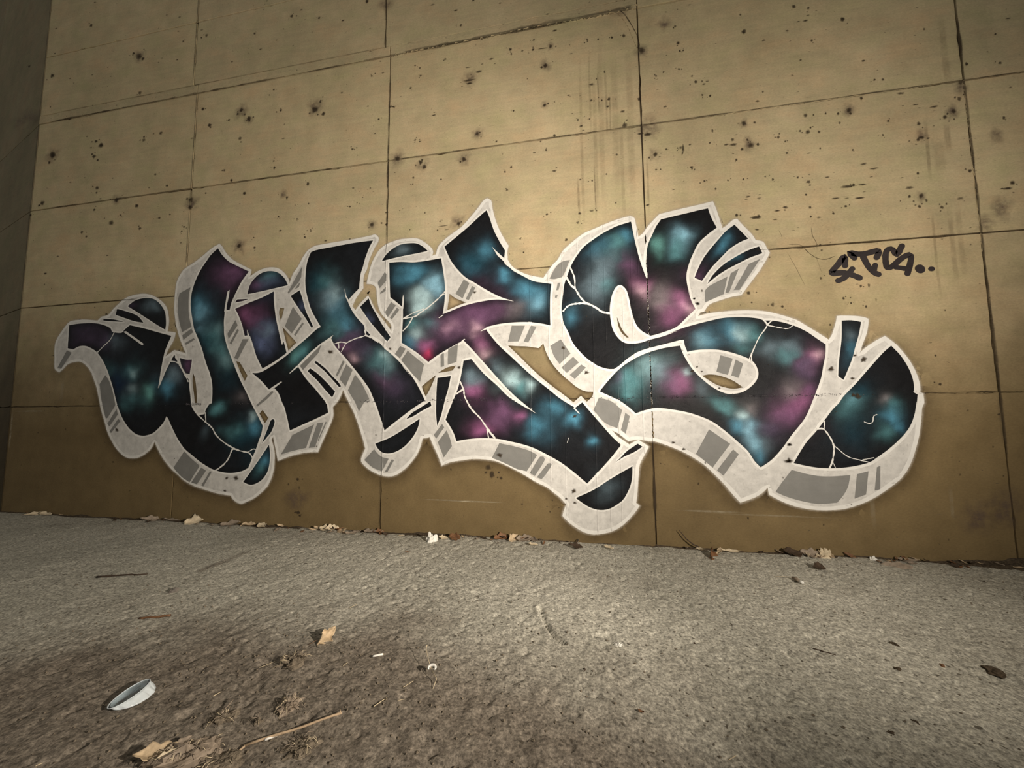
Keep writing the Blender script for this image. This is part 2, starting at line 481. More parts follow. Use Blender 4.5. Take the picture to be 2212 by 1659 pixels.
WHITE_HOLES = '''*3.662,2.231 *3.714,2.221 *3.681,2.087 3.652,2.175
*3.700,2.026 *3.874,1.852 *3.783,1.772 3.747,1.875
*3.154,1.682 3.197,1.669 3.242,1.611 *3.304,1.524 *3.275,1.468 3.211,1.569
*2.609,1.579 2.646,1.498 2.673,1.366 *2.686,1.244 *2.660,1.244 2.639,1.352 2.614,1.462
*3.505,1.163 *3.581,1.080 *3.540,1.025 *3.471,1.125
*5.526,2.255 5.590,2.205 *5.690,2.160 5.604,2.132 *5.503,2.093
*5.414,1.495 5.507,1.544 *5.593,1.560 *5.560,1.513 5.474,1.500
*5.394,1.474 5.307,1.413 *5.253,1.369 *5.288,1.260 5.341,1.354
*6.092,1.730 6.179,1.720 6.272,1.713 *6.376,1.694 *6.419,1.735 6.442,1.654 6.483,1.568 6.547,1.481 6.629,1.401 6.715,1.327 6.784,1.294 *6.850,1.289 6.841,1.248 *6.793,1.202 *6.743,1.256 *6.677,1.198 6.597,1.264 6.509,1.332 6.391,1.431 6.270,1.550 6.178,1.646
*7.741,1.406 7.791,1.416 7.868,1.406 7.968,1.364 *8.048,1.302 7.979,1.292 7.914,1.304 7.839,1.334
*7.068,1.947 7.089,1.886 7.115,1.819 *7.164,1.757 *7.147,1.755 7.103,1.802 7.079,1.863'''
GREY_BARS = '''*0.800,1.886 *0.878,1.859 *0.738,1.673 *0.679,1.687
*1.407,1.581 1.462,1.518 1.533,1.380 *1.585,1.235 *1.485,1.093 *1.462,1.085 1.390,1.268 1.344,1.437 *1.330,1.475
*1.604,1.190 *1.629,1.129 *1.523,0.999 *1.490,1.025
*1.638,1.081 *1.673,1.058 *1.554,0.924 *1.529,0.939
*2.365,2.472 *2.510,2.531 2.494,2.436 2.498,2.322 2.517,2.193 *2.556,2.082 *2.435,2.028 2.391,2.140 2.356,2.293 2.353,2.400
*2.557,2.063 *2.583,2.021 *2.460,1.941 *2.442,1.994
*2.596,1.957 *2.611,1.938 *2.495,1.884 *2.485,1.906
*2.561,0.729 2.648,0.663 *2.770,0.581 *2.654,0.408 2.543,0.464 *2.435,0.557
*2.792,0.564 *2.853,0.533 *2.749,0.389 *2.676,0.405
*2.904,0.528 *2.922,0.514 *2.831,0.370 *2.805,0.380
*3.910,2.659 *3.900,2.537 *3.874,2.489 *3.759,2.375 *3.747,2.386
*3.890,2.487 *3.880,2.438 *3.829,2.413 *3.856,2.454
*3.818,2.233 *3.926,2.096 *3.818,1.950 *3.731,2.028
*3.935,2.060 *3.952,2.045 *3.863,1.923 *3.843,1.934
*3.119,2.128 *3.152,2.068 *3.047,1.924 *3.030,1.983
*3.150,2.028 *3.172,2.013 *3.084,1.864 *3.062,1.880
*3.224,1.916 *3.295,1.913 *3.174,1.699 *3.131,1.718
*3.612,1.359 *3.629,1.342 3.545,1.267 *3.444,1.199 *3.428,1.210
*4.847,2.521 *4.866,2.499 *4.867,2.433 *4.797,2.360 *4.773,2.416
*4.865,2.369 *4.862,2.328 *4.805,2.301 *4.801,2.315
*4.922,2.212 *4.973,2.175 *4.889,2.062 *4.856,2.111
*4.984,2.151 *5.012,2.129 *4.933,2.036 *4.914,2.054
*4.165,1.819 *4.134,1.734 *3.964,1.565 *3.927,1.607
*4.412,1.646 *4.434,1.632 *4.357,1.489 *4.338,1.503
*4.450,1.608 *4.522,1.549 *4.449,1.383 *4.380,1.462
*4.549,1.501 4.627,1.409 *4.711,1.256 *4.654,1.224 *4.602,1.137 *4.560,1.226 *4.476,1.346
*4.112,1.012 *4.031,0.779 3.868,0.744 *3.746,0.710 *3.869,0.905 3.974,0.952
*4.149,1.025 *4.216,1.032 *4.132,0.786 *4.061,0.779
*4.242,1.041 *4.252,1.031 *4.167,0.846 *4.161,0.856
*4.772,0.772 4.822,0.722 4.865,0.697 *4.927,0.685 *4.860,0.564 4.762,0.600 *4.672,0.669
*4.958,0.679 *4.983,0.673 *4.916,0.559 *4.888,0.558
*5.668,2.383 *5.724,2.346 *5.658,2.200 *5.588,2.251
*5.751,2.315 *5.783,2.296 *5.718,2.180 *5.688,2.192
*5.026,1.768 *5.083,1.740 *5.025,1.647 *4.971,1.691
*5.104,1.719 *5.274,1.580 *5.235,1.413 5.135,1.516 *5.039,1.630
*5.439,1.668 *5.472,1.686 *5.477,1.557 *5.443,1.549
*5.516,1.719 *5.612,1.764 *5.599,1.592 *5.513,1.569
*5.461,1.012 *5.481,0.981 *5.402,0.875 *5.379,0.912
*5.504,0.953 5.537,0.882 *5.557,0.808 *5.479,0.703 *5.419,0.844
*6.007,0.838 6.154,0.809 6.275,0.775 *6.350,0.737 *6.255,0.592 *6.171,0.608 6.031,0.671 *5.938,0.705
6.377,0.723 6.418,0.700 *6.327,0.552 *6.282,0.578
6.447,0.665 6.476,0.654 6.422,0.566 *6.386,0.527 *6.344,0.541
*6.672,2.491 6.656,2.458 6.624,2.379 *6.599,2.337 6.526,2.324 *6.486,2.333 6.515,2.388 6.559,2.453 6.614,2.487
*6.559,2.287 *6.583,2.288 *6.564,2.218 *6.545,2.219
*6.536,2.173 *6.557,2.175 *6.547,2.147 *6.532,2.151
*6.131,1.913 *6.253,1.907 *6.192,1.763 *6.095,1.764
*6.308,1.904 *6.360,1.892 *6.282,1.750 *6.239,1.758
*6.576,1.765 *6.660,1.634 *6.563,1.541 6.514,1.615 *6.482,1.711
*6.683,1.603 *6.732,1.550 *6.624,1.461 *6.578,1.510
*6.752,1.532 *6.792,1.504 *6.694,1.405 *6.650,1.442
*6.897,1.236 7.003,1.202 *7.088,1.126 *7.044,0.972 6.942,1.018 *6.848,1.129
*7.115,1.103 *7.150,1.074 *7.112,0.926 *7.074,0.957
*7.796,2.129 7.832,2.167 *7.977,2.238 *7.941,2.090 *7.792,2.027
*8.004,2.264 *8.068,2.300 *7.983,2.102 *7.954,2.098
*8.146,2.334 *8.235,2.370 *8.063,2.116 *8.020,2.119
*7.891,1.573 *7.982,1.542 *7.939,1.407 *7.854,1.437
*8.004,1.533 *8.058,1.498 *8.019,1.382 *7.965,1.403
*7.774,0.961 *7.928,0.844 *7.787,0.651 *7.665,0.761
*7.948,0.799 *7.988,0.761 *7.865,0.588 *7.819,0.630
*8.363,0.644 8.487,0.610 8.602,0.598 *8.764,0.611 8.742,0.525 8.706,0.458 *8.661,0.401 8.542,0.387 8.427,0.403 8.312,0.436 *8.238,0.470 8.285,0.539
*8.809,0.620 *8.887,0.644 *8.858,0.468 *8.780,0.435
*8.946,0.675 *8.969,0.686 *8.954,0.510 *8.918,0.499'''
FILLS = '''letter|*0.802,2.191 0.974,2.202 1.177,2.196 1.329,2.164 1.431,2.119 1.455,2.079 1.592,2.061 *1.637,2.097 *1.704,2.145 1.912,2.096 2.102,2.044 *2.294,1.994 2.259,1.920 2.221,1.824 2.201,1.734 2.183,1.623 *2.160,1.408 2.188,1.459 2.249,1.599 2.311,1.716 *2.351,1.783 2.376,1.734 2.431,1.665 2.491,1.575 2.535,1.515 *2.548,1.518 2.568,1.485 2.577,1.426 2.598,1.317 2.623,1.208 2.699,1.121 2.759,1.121 2.793,1.128 2.807,1.171 2.846,1.227 *2.879,1.241 2.880,1.348 2.869,1.449 2.831,1.565 2.772,1.683 2.709,1.839 2.638,1.976 2.587,2.075 2.530,2.299 2.526,2.413 2.545,2.526 2.598,2.659 2.662,2.761 2.760,2.883 *2.844,2.948 2.901,2.871 2.993,2.787 3.109,2.725 *3.257,2.653 3.178,2.555 3.109,2.434 3.056,2.319 *3.040,2.243 *3.005,2.245 *2.980,2.247 2.975,2.125 2.988,1.978 3.025,1.860 3.065,1.775 3.131,1.643 3.225,1.469 3.315,1.326 3.388,1.200 3.458,1.095 *3.519,0.998 3.509,0.933 3.481,0.851 3.447,0.755 3.411,0.673 *3.369,0.570 3.290,0.535 3.169,0.516 3.046,0.523 2.919,0.555 2.788,0.616 2.654,0.698 2.554,0.768 2.459,0.874 2.389,0.975 2.328,1.076 *2.299,1.106 2.260,1.033 2.194,0.968 2.134,0.924 2.064,0.902 1.990,0.895 1.906,0.913 1.808,0.972 1.715,1.069 1.649,1.167 1.601,1.265 1.551,1.387 1.491,1.518 1.431,1.635 1.373,1.724 1.306,1.804 1.241,1.861 1.157,1.904 1.074,1.931 0.984,1.930 *0.896,1.898 *0.813,1.913 0.806,2.062
letter_accent|*2.425,1.743 2.506,1.722 *2.590,1.719 *2.571,1.561 *2.518,1.570 2.459,1.649
letter_accent|*1.650,2.370 1.741,2.423 1.834,2.445 1.928,2.447 2.024,2.425 2.123,2.353 2.185,2.265 2.207,2.164 *2.206,2.066 2.047,2.150 1.850,2.261
letter_accent|*1.497,2.344 *1.517,2.343 1.656,2.303 1.804,2.248 *1.897,2.162 1.762,2.188 1.614,2.235 *1.489,2.277
letter_accent|*1.311,2.240 1.470,2.223 *1.619,2.188 1.423,2.205 *1.313,2.218
letter_accent|*3.254,2.402 3.282,2.504 3.345,2.580 3.425,2.625 3.524,2.636 3.623,2.610 3.699,2.546 *3.747,2.467 3.599,2.445 3.420,2.421
letter_accent|*3.131,2.352 *3.274,2.350 3.208,2.332 *3.103,2.320
letter|*3.112,2.250 3.276,2.306 3.440,2.354 *3.580,2.410 3.585,2.308 3.613,2.148 3.653,2.004 3.709,1.831 3.723,1.869 *3.764,1.748 3.637,1.669 *3.484,1.593 3.408,1.719 3.361,1.835 *3.313,1.945 *3.284,1.953 *3.247,1.951 3.231,2.003 3.206,2.076 3.158,2.174
letter|*4.007,2.802 4.070,2.818 4.286,2.838 4.514,2.856 *4.712,2.862 4.666,2.779 4.631,2.684 4.604,2.588 4.583,2.520 4.574,2.438 *4.572,2.375 4.514,2.324 *4.456,2.265 4.469,2.202 4.520,2.117 4.574,2.052 4.634,1.988 4.643,1.926 *4.648,1.890 4.725,1.860 4.798,1.816 4.864,1.747 4.943,1.684 5.050,1.582 5.135,1.476 5.050,1.575 5.107,1.521 5.170,1.442 5.219,1.363 5.261,1.286 *5.288,1.234 5.174,1.166 5.038,1.071 *4.877,0.953 4.851,1.027 4.814,1.124 4.776,1.215 4.716,1.341 4.768,1.242 4.708,1.355 4.626,1.462 4.536,1.565 4.437,1.676 4.321,1.796 *4.271,1.883 4.168,1.836 4.019,1.725 *3.896,1.612 3.998,1.478 4.110,1.367 *4.220,1.250 4.247,1.211 *4.265,1.128 4.121,1.065 3.972,1.006 *3.840,0.952 3.798,1.094 3.763,1.190 3.732,1.245 3.693,1.328 *3.639,1.385 *3.572,1.374 3.470,1.470 *3.360,1.551 3.425,1.549 3.497,1.568 3.638,1.641 3.792,1.740 4.028,1.919 4.102,1.978 *4.151,2.002 4.081,2.107 4.031,2.194 3.988,2.310 3.960,2.418 3.951,2.526 3.958,2.655 3.978,2.739
letter_accent|*3.785,2.348 *3.889,2.402 3.925,2.314 3.969,2.183 4.020,2.089 *4.062,2.010 *4.047,1.993 3.973,2.099 3.865,2.239
letter_accent|*4.106,1.653 4.216,1.575 4.301,1.491 4.363,1.435 *4.401,1.388 *4.379,1.381 4.302,1.457 4.217,1.541 *4.088,1.640
letter_accent|*4.044,1.580 4.142,1.515 4.244,1.425 *4.336,1.335 *4.305,1.279 4.223,1.358 4.121,1.462 *4.018,1.550
letter_accent|*4.678,2.265 4.710,2.188 4.770,2.089 4.830,1.991 *4.922,1.860 *4.887,1.818 4.788,1.926 4.684,2.046 *4.585,2.182
letter_accent|*4.661,1.937 *4.706,1.891 *4.688,1.885 *4.658,1.900
letter_accent|3.614,1.056 3.645,1.066 3.658,1.035 3.627,0.946 3.575,0.885 *3.519,0.824 3.557,0.919 3.586,0.987
letter_accent|*3.603,0.807 3.619,0.716 3.617,0.608 3.593,0.527 3.534,0.452 3.457,0.410 3.394,0.402 *3.317,0.427 3.410,0.544 3.507,0.674
letter_accent|*4.810,2.636 4.860,2.701 4.931,2.757 5.017,2.791 5.124,2.794 5.195,2.781 5.266,2.734 *5.301,2.697 5.161,2.682 5.019,2.667 4.912,2.652 *4.825,2.638
letter|*4.894,2.615 5.020,2.612 5.162,2.596 5.302,2.602 *5.437,2.614 5.461,2.481 5.479,2.347 5.482,2.278 5.476,2.186 5.466,2.101 *5.460,2.059 5.537,2.084 5.670,2.128 5.802,2.153 5.932,2.167 6.028,2.164 *6.155,2.140 6.028,2.190 5.900,2.262 5.769,2.350 5.689,2.402 5.610,2.483 5.542,2.575 5.501,2.659 *5.473,2.728 5.575,2.800 5.710,2.901 5.817,2.990 *5.893,3.049 5.923,2.972 5.962,2.849 6.013,2.738 *6.071,2.635 *6.064,2.567 6.065,2.513 6.116,2.464 6.154,2.428 6.248,2.370 6.341,2.318 *6.501,2.282 6.490,2.201 6.485,2.076 6.484,1.983 *6.485,1.897 6.398,1.920 6.275,1.939 6.150,1.942 6.023,1.936 *5.895,1.914 *5.892,1.879 5.959,1.791 6.022,1.719 6.116,1.630 6.208,1.540 6.330,1.426 6.449,1.327 6.567,1.229 *6.691,1.151 *6.753,1.197 6.831,1.100 6.913,1.001 6.995,0.903 *7.070,0.829 7.010,0.752 6.935,0.665 *6.779,0.498 6.695,0.570 6.610,0.637 6.524,0.694 6.348,0.785 6.246,0.822 6.124,0.851 5.988,0.877 5.844,0.883 5.717,0.873 *5.601,0.854 5.574,0.928 5.535,0.996 *5.495,1.052 5.521,1.121 5.560,1.214 5.606,1.320 5.633,1.411 5.652,1.505 *5.668,1.602 *5.743,1.615 5.862,1.476 5.989,1.361 6.113,1.242 *6.350,1.100 6.193,1.229 6.113,1.303 6.020,1.403 5.907,1.531 5.765,1.693 *5.667,1.796 5.539,1.734 5.406,1.662 *5.318,1.601 5.201,1.696 *5.040,1.801 5.045,1.913 5.050,2.032 *5.049,2.149 4.983,2.204 *4.911,2.263 *4.912,2.262 4.902,2.423
letter_accent|*5.411,1.448 *5.544,1.461 5.521,1.351 5.489,1.244 5.450,1.094 *5.411,0.994 5.400,1.119 5.402,1.309
letter_accent|*5.342,1.227 *5.353,1.183 5.262,1.139 5.175,1.089 *5.097,1.058 5.154,1.115 5.248,1.171
letter_accent|*5.236,1.063 5.224,0.994 5.184,0.912 5.117,0.830 5.043,0.773 4.954,0.737 4.871,0.739 4.814,0.777 *4.782,0.825 4.938,0.886 5.108,0.982
letter_accent|*7.208,0.841 *7.245,0.816 7.176,0.770 7.092,0.730 *7.022,0.684 7.065,0.724 7.121,0.781
letter_accent|*7.158,0.652 7.153,0.568 7.134,0.484 7.082,0.383 7.025,0.331 6.958,0.293 6.886,0.279 6.802,0.296 6.736,0.333 *6.680,0.373 6.834,0.448 6.976,0.542
letter|*7.216,2.798 7.232,2.685 7.251,2.573 7.281,2.430 *7.326,2.275 *7.337,2.281 7.329,2.384 7.333,2.474 7.353,2.576 7.390,2.658 7.426,2.733 *7.469,2.793 7.619,2.816 7.756,2.838 *7.854,2.851 7.876,2.765 *7.914,2.671 7.848,2.624 7.770,2.555 7.724,2.475 7.682,2.378 7.656,2.280 7.658,2.191 7.675,2.102 7.661,2.154 7.683,2.053 *7.714,1.976 7.645,1.910 7.589,1.855 7.545,1.822 7.462,1.792 7.380,1.769 *7.342,1.762 7.271,1.811 7.224,1.879 7.194,1.988 7.175,2.109 7.155,2.182 7.110,2.228 7.070,2.212 7.033,2.142 7.013,2.046 7.011,1.962 7.025,1.853 7.057,1.780 7.112,1.718 7.179,1.701 7.262,1.706 7.340,1.729 7.456,1.756 7.566,1.797 7.489,1.773 7.598,1.814 7.706,1.843 7.812,1.866 7.917,1.886 8.020,1.889 8.121,1.881 8.196,1.866 *8.233,1.848 8.290,1.845 8.358,1.830 8.435,1.801 8.482,1.777 8.546,1.735 8.605,1.683 *8.665,1.632 8.658,1.552 8.638,1.466 8.618,1.376 8.583,1.281 8.488,1.063 8.379,0.916 8.300,0.805 8.223,0.719 *8.143,0.660 8.101,0.707 8.057,0.786 7.986,0.861 7.891,0.953 7.793,1.030 7.666,1.086 7.536,1.120 7.377,1.142 7.278,1.124 *7.200,1.097 7.141,1.154 7.060,1.213 *6.904,1.291 6.951,1.349 7.039,1.447 7.125,1.520 7.210,1.570 7.202,1.568 7.314,1.616 7.452,1.652 *7.579,1.667 7.600,1.595 7.638,1.514 7.678,1.450 7.737,1.381 7.812,1.312 7.887,1.266 7.952,1.249 8.038,1.263 8.100,1.301 8.148,1.354 8.168,1.409 8.159,1.464 8.131,1.515 8.078,1.550 7.979,1.592 7.878,1.619 7.775,1.626 7.696,1.623 *7.635,1.611 7.618,1.663 *7.610,1.715 7.583,1.714 7.486,1.692 7.376,1.667 7.321,1.654 7.232,1.625 7.146,1.570 7.077,1.513 *7.031,1.483 6.975,1.487 6.890,1.519 6.805,1.582 6.731,1.662 6.679,1.737 6.646,1.824 6.606,1.911 6.590,2.010 6.591,2.085 6.605,2.177 6.617,2.266 6.649,2.357 6.681,2.436 6.731,2.520 6.798,2.602 6.883,2.663 6.973,2.717 7.091,2.768
letter_accent|*8.054,2.684 *8.153,2.551 8.085,2.525 8.004,2.474 7.922,2.393 7.855,2.323 *7.776,2.215 *7.719,2.248 7.749,2.320 7.796,2.410 7.864,2.499 7.931,2.575 7.986,2.635
letter_accent|*8.231,2.477 *8.253,2.417 8.154,2.385 8.049,2.336 7.969,2.296 7.888,2.244 *7.817,2.185 7.863,2.258 7.945,2.339 8.026,2.390 8.132,2.445
letter_accent|*8.790,1.818 8.857,1.817 *8.921,1.800 8.900,1.707 8.864,1.592 8.835,1.497 *8.769,1.346 *8.734,1.378 8.750,1.505 8.777,1.665
letter|*9.110,1.604 9.160,1.534 9.198,1.455 9.223,1.382 9.234,1.300 *9.229,1.238 *9.251,1.223 9.238,1.136 9.241,1.172 9.218,1.067 9.175,0.968 9.103,0.880 9.016,0.798 8.951,0.748 8.898,0.710 8.789,0.678 8.675,0.663 8.560,0.663 8.468,0.677 *8.380,0.697 8.427,0.776 8.480,0.860 8.560,0.954 8.632,1.053 8.683,1.121 8.728,1.168 8.754,1.210 8.853,1.318 8.952,1.436 9.050,1.549'''
SPIKES = '''*1.620,2.071 *1.658,2.077 *1.923,1.919 *1.901,1.904
*3.026,2.466 *3.022,2.396 *3.002,2.301 *3.001,2.242 *2.973,2.221 *2.980,2.309 *3.001,2.449
*3.272,2.019 *3.305,1.952 *3.284,1.946
*3.805,1.535 *3.892,1.612 *3.908,1.598 *3.817,1.535
*4.298,1.910 *4.259,1.853 *4.191,1.835 *4.206,1.855
*3.727,1.447 *3.643,1.390 *3.572,1.370 *3.610,1.397 *3.711,1.451
*4.407,2.387 *4.429,2.309 *4.464,2.251 *4.469,2.202 *4.453,2.238 *4.418,2.303
*5.049,2.280 *5.057,2.226 *5.052,2.133 *5.041,2.147 *5.043,2.247
*5.416,2.026 *5.460,2.053 *5.470,2.049 *5.423,2.022
*5.831,1.875 *5.892,1.910 *5.905,1.894 *5.841,1.875
*5.684,1.808 *5.664,1.787 *5.638,1.782 *5.671,1.809
*5.945,2.685 *5.980,2.643 *6.070,2.553 *6.110,2.495 *6.070,2.518 *6.000,2.589
*6.682,1.157 *6.730,1.100 *6.722,1.097 *6.676,1.145'''
CRACKS = '''0.0097|1.494,2.077 1.444,1.994 1.353,1.919 1.263,1.845
0.0113|2.293,1.710 2.356,1.704 2.412,1.680 2.490,1.582 2.560,1.478
0.0226|2.374,1.763 2.420,1.688
0.0132|2.701,1.124 2.809,1.045 2.899,0.981 2.945,0.918 3.016,0.855 3.111,0.800 3.204,0.760 3.278,0.740 3.376,0.720 3.411,0.680
0.0162|2.803,1.138 2.817,1.052
0.0130|3.220,0.756 3.167,0.756 3.120,0.655 3.066,0.599 2.970,0.536
0.0104|3.082,0.607 3.026,0.564 2.970,0.536
0.0102|3.367,0.734 3.414,0.761 3.454,0.758
0.0108|4.643,1.938 4.651,1.890 4.542,1.861 4.447,1.821 4.412,1.772 4.394,1.738
0.0145|4.651,1.890 4.725,1.860 4.791,1.817
0.0099|4.447,1.821 4.380,1.834 4.305,1.817
0.0099|4.357,1.828 4.363,1.774
0.0117|5.050,2.036 5.175,2.052 5.224,2.083 5.313,2.137 5.401,2.204 5.479,2.275
0.0094|5.053,2.039 5.154,2.087 5.265,2.123
0.0104|5.155,2.047 5.107,1.970 5.052,1.916
0.0074|5.435,2.242 5.479,2.255
0.0140|5.636,1.405 5.669,1.329 5.679,1.266 5.743,1.153 5.827,1.066 5.890,0.980 5.965,0.883
0.0132|5.666,1.335 5.600,1.292
0.0107|5.890,0.974 5.908,0.883
0.0085|5.902,0.956 5.927,0.920 5.965,0.883
0.0146|6.637,2.333 6.677,2.256 6.712,2.222 6.758,2.139 6.804,2.087 6.856,2.059 6.919,2.019
0.0126|6.675,2.418 6.709,2.322 6.712,2.222
0.0145|6.602,2.022 6.651,2.069 6.716,2.083 6.799,2.081 6.857,2.059 6.943,1.996 7.014,1.977
0.0091|8.230,1.855 8.252,1.804 8.187,1.707 8.125,1.576 8.102,1.527
0.0091|8.252,1.809 8.289,1.844
0.0064|8.257,1.806 8.398,1.772 8.438,1.794
0.0109|8.125,1.576 8.121,1.509
0.0101|8.561,0.965 8.607,0.962 8.664,0.845 8.652,0.727 8.624,0.659
0.0102|8.608,0.965 8.616,1.022
0.0060|8.664,0.840 8.754,0.754 8.828,0.729 8.898,0.710
0.0066|8.855,0.729 8.927,0.746
0.0050|8.651,0.711 8.666,0.665
0.0060|6.627,0.887 6.617,0.849
0.0053|8.885,1.018 8.920,1.005 8.943,1.021 8.951,1.062 8.974,1.074'''
TAG_STROKES = '''0.0331|8.845,2.263 8.845,2.337 8.797,2.276 8.746,2.210 8.822,2.206 8.882,2.186 8.938,2.155
0.0311|8.893,2.232 8.859,2.190 8.823,2.157 8.788,2.144
0.0319|8.914,2.320 8.883,2.365 8.939,2.349 8.995,2.349 9.084,2.365 9.067,2.311
0.0324|8.975,2.324 9.006,2.241 9.043,2.189 9.068,2.174
0.0282|9.052,2.250 9.040,2.198
0.0312|9.243,2.389 9.204,2.322 9.179,2.366 9.153,2.373 9.131,2.341 9.125,2.271 9.133,2.222 9.164,2.228 9.231,2.288 9.284,2.315 9.296,2.287 9.280,2.219 9.263,2.166
0.0276|9.261,2.203 9.189,2.222
0.0462|9.345,2.200 9.351,2.191
0.0272|9.419,2.190 9.426,2.189'''
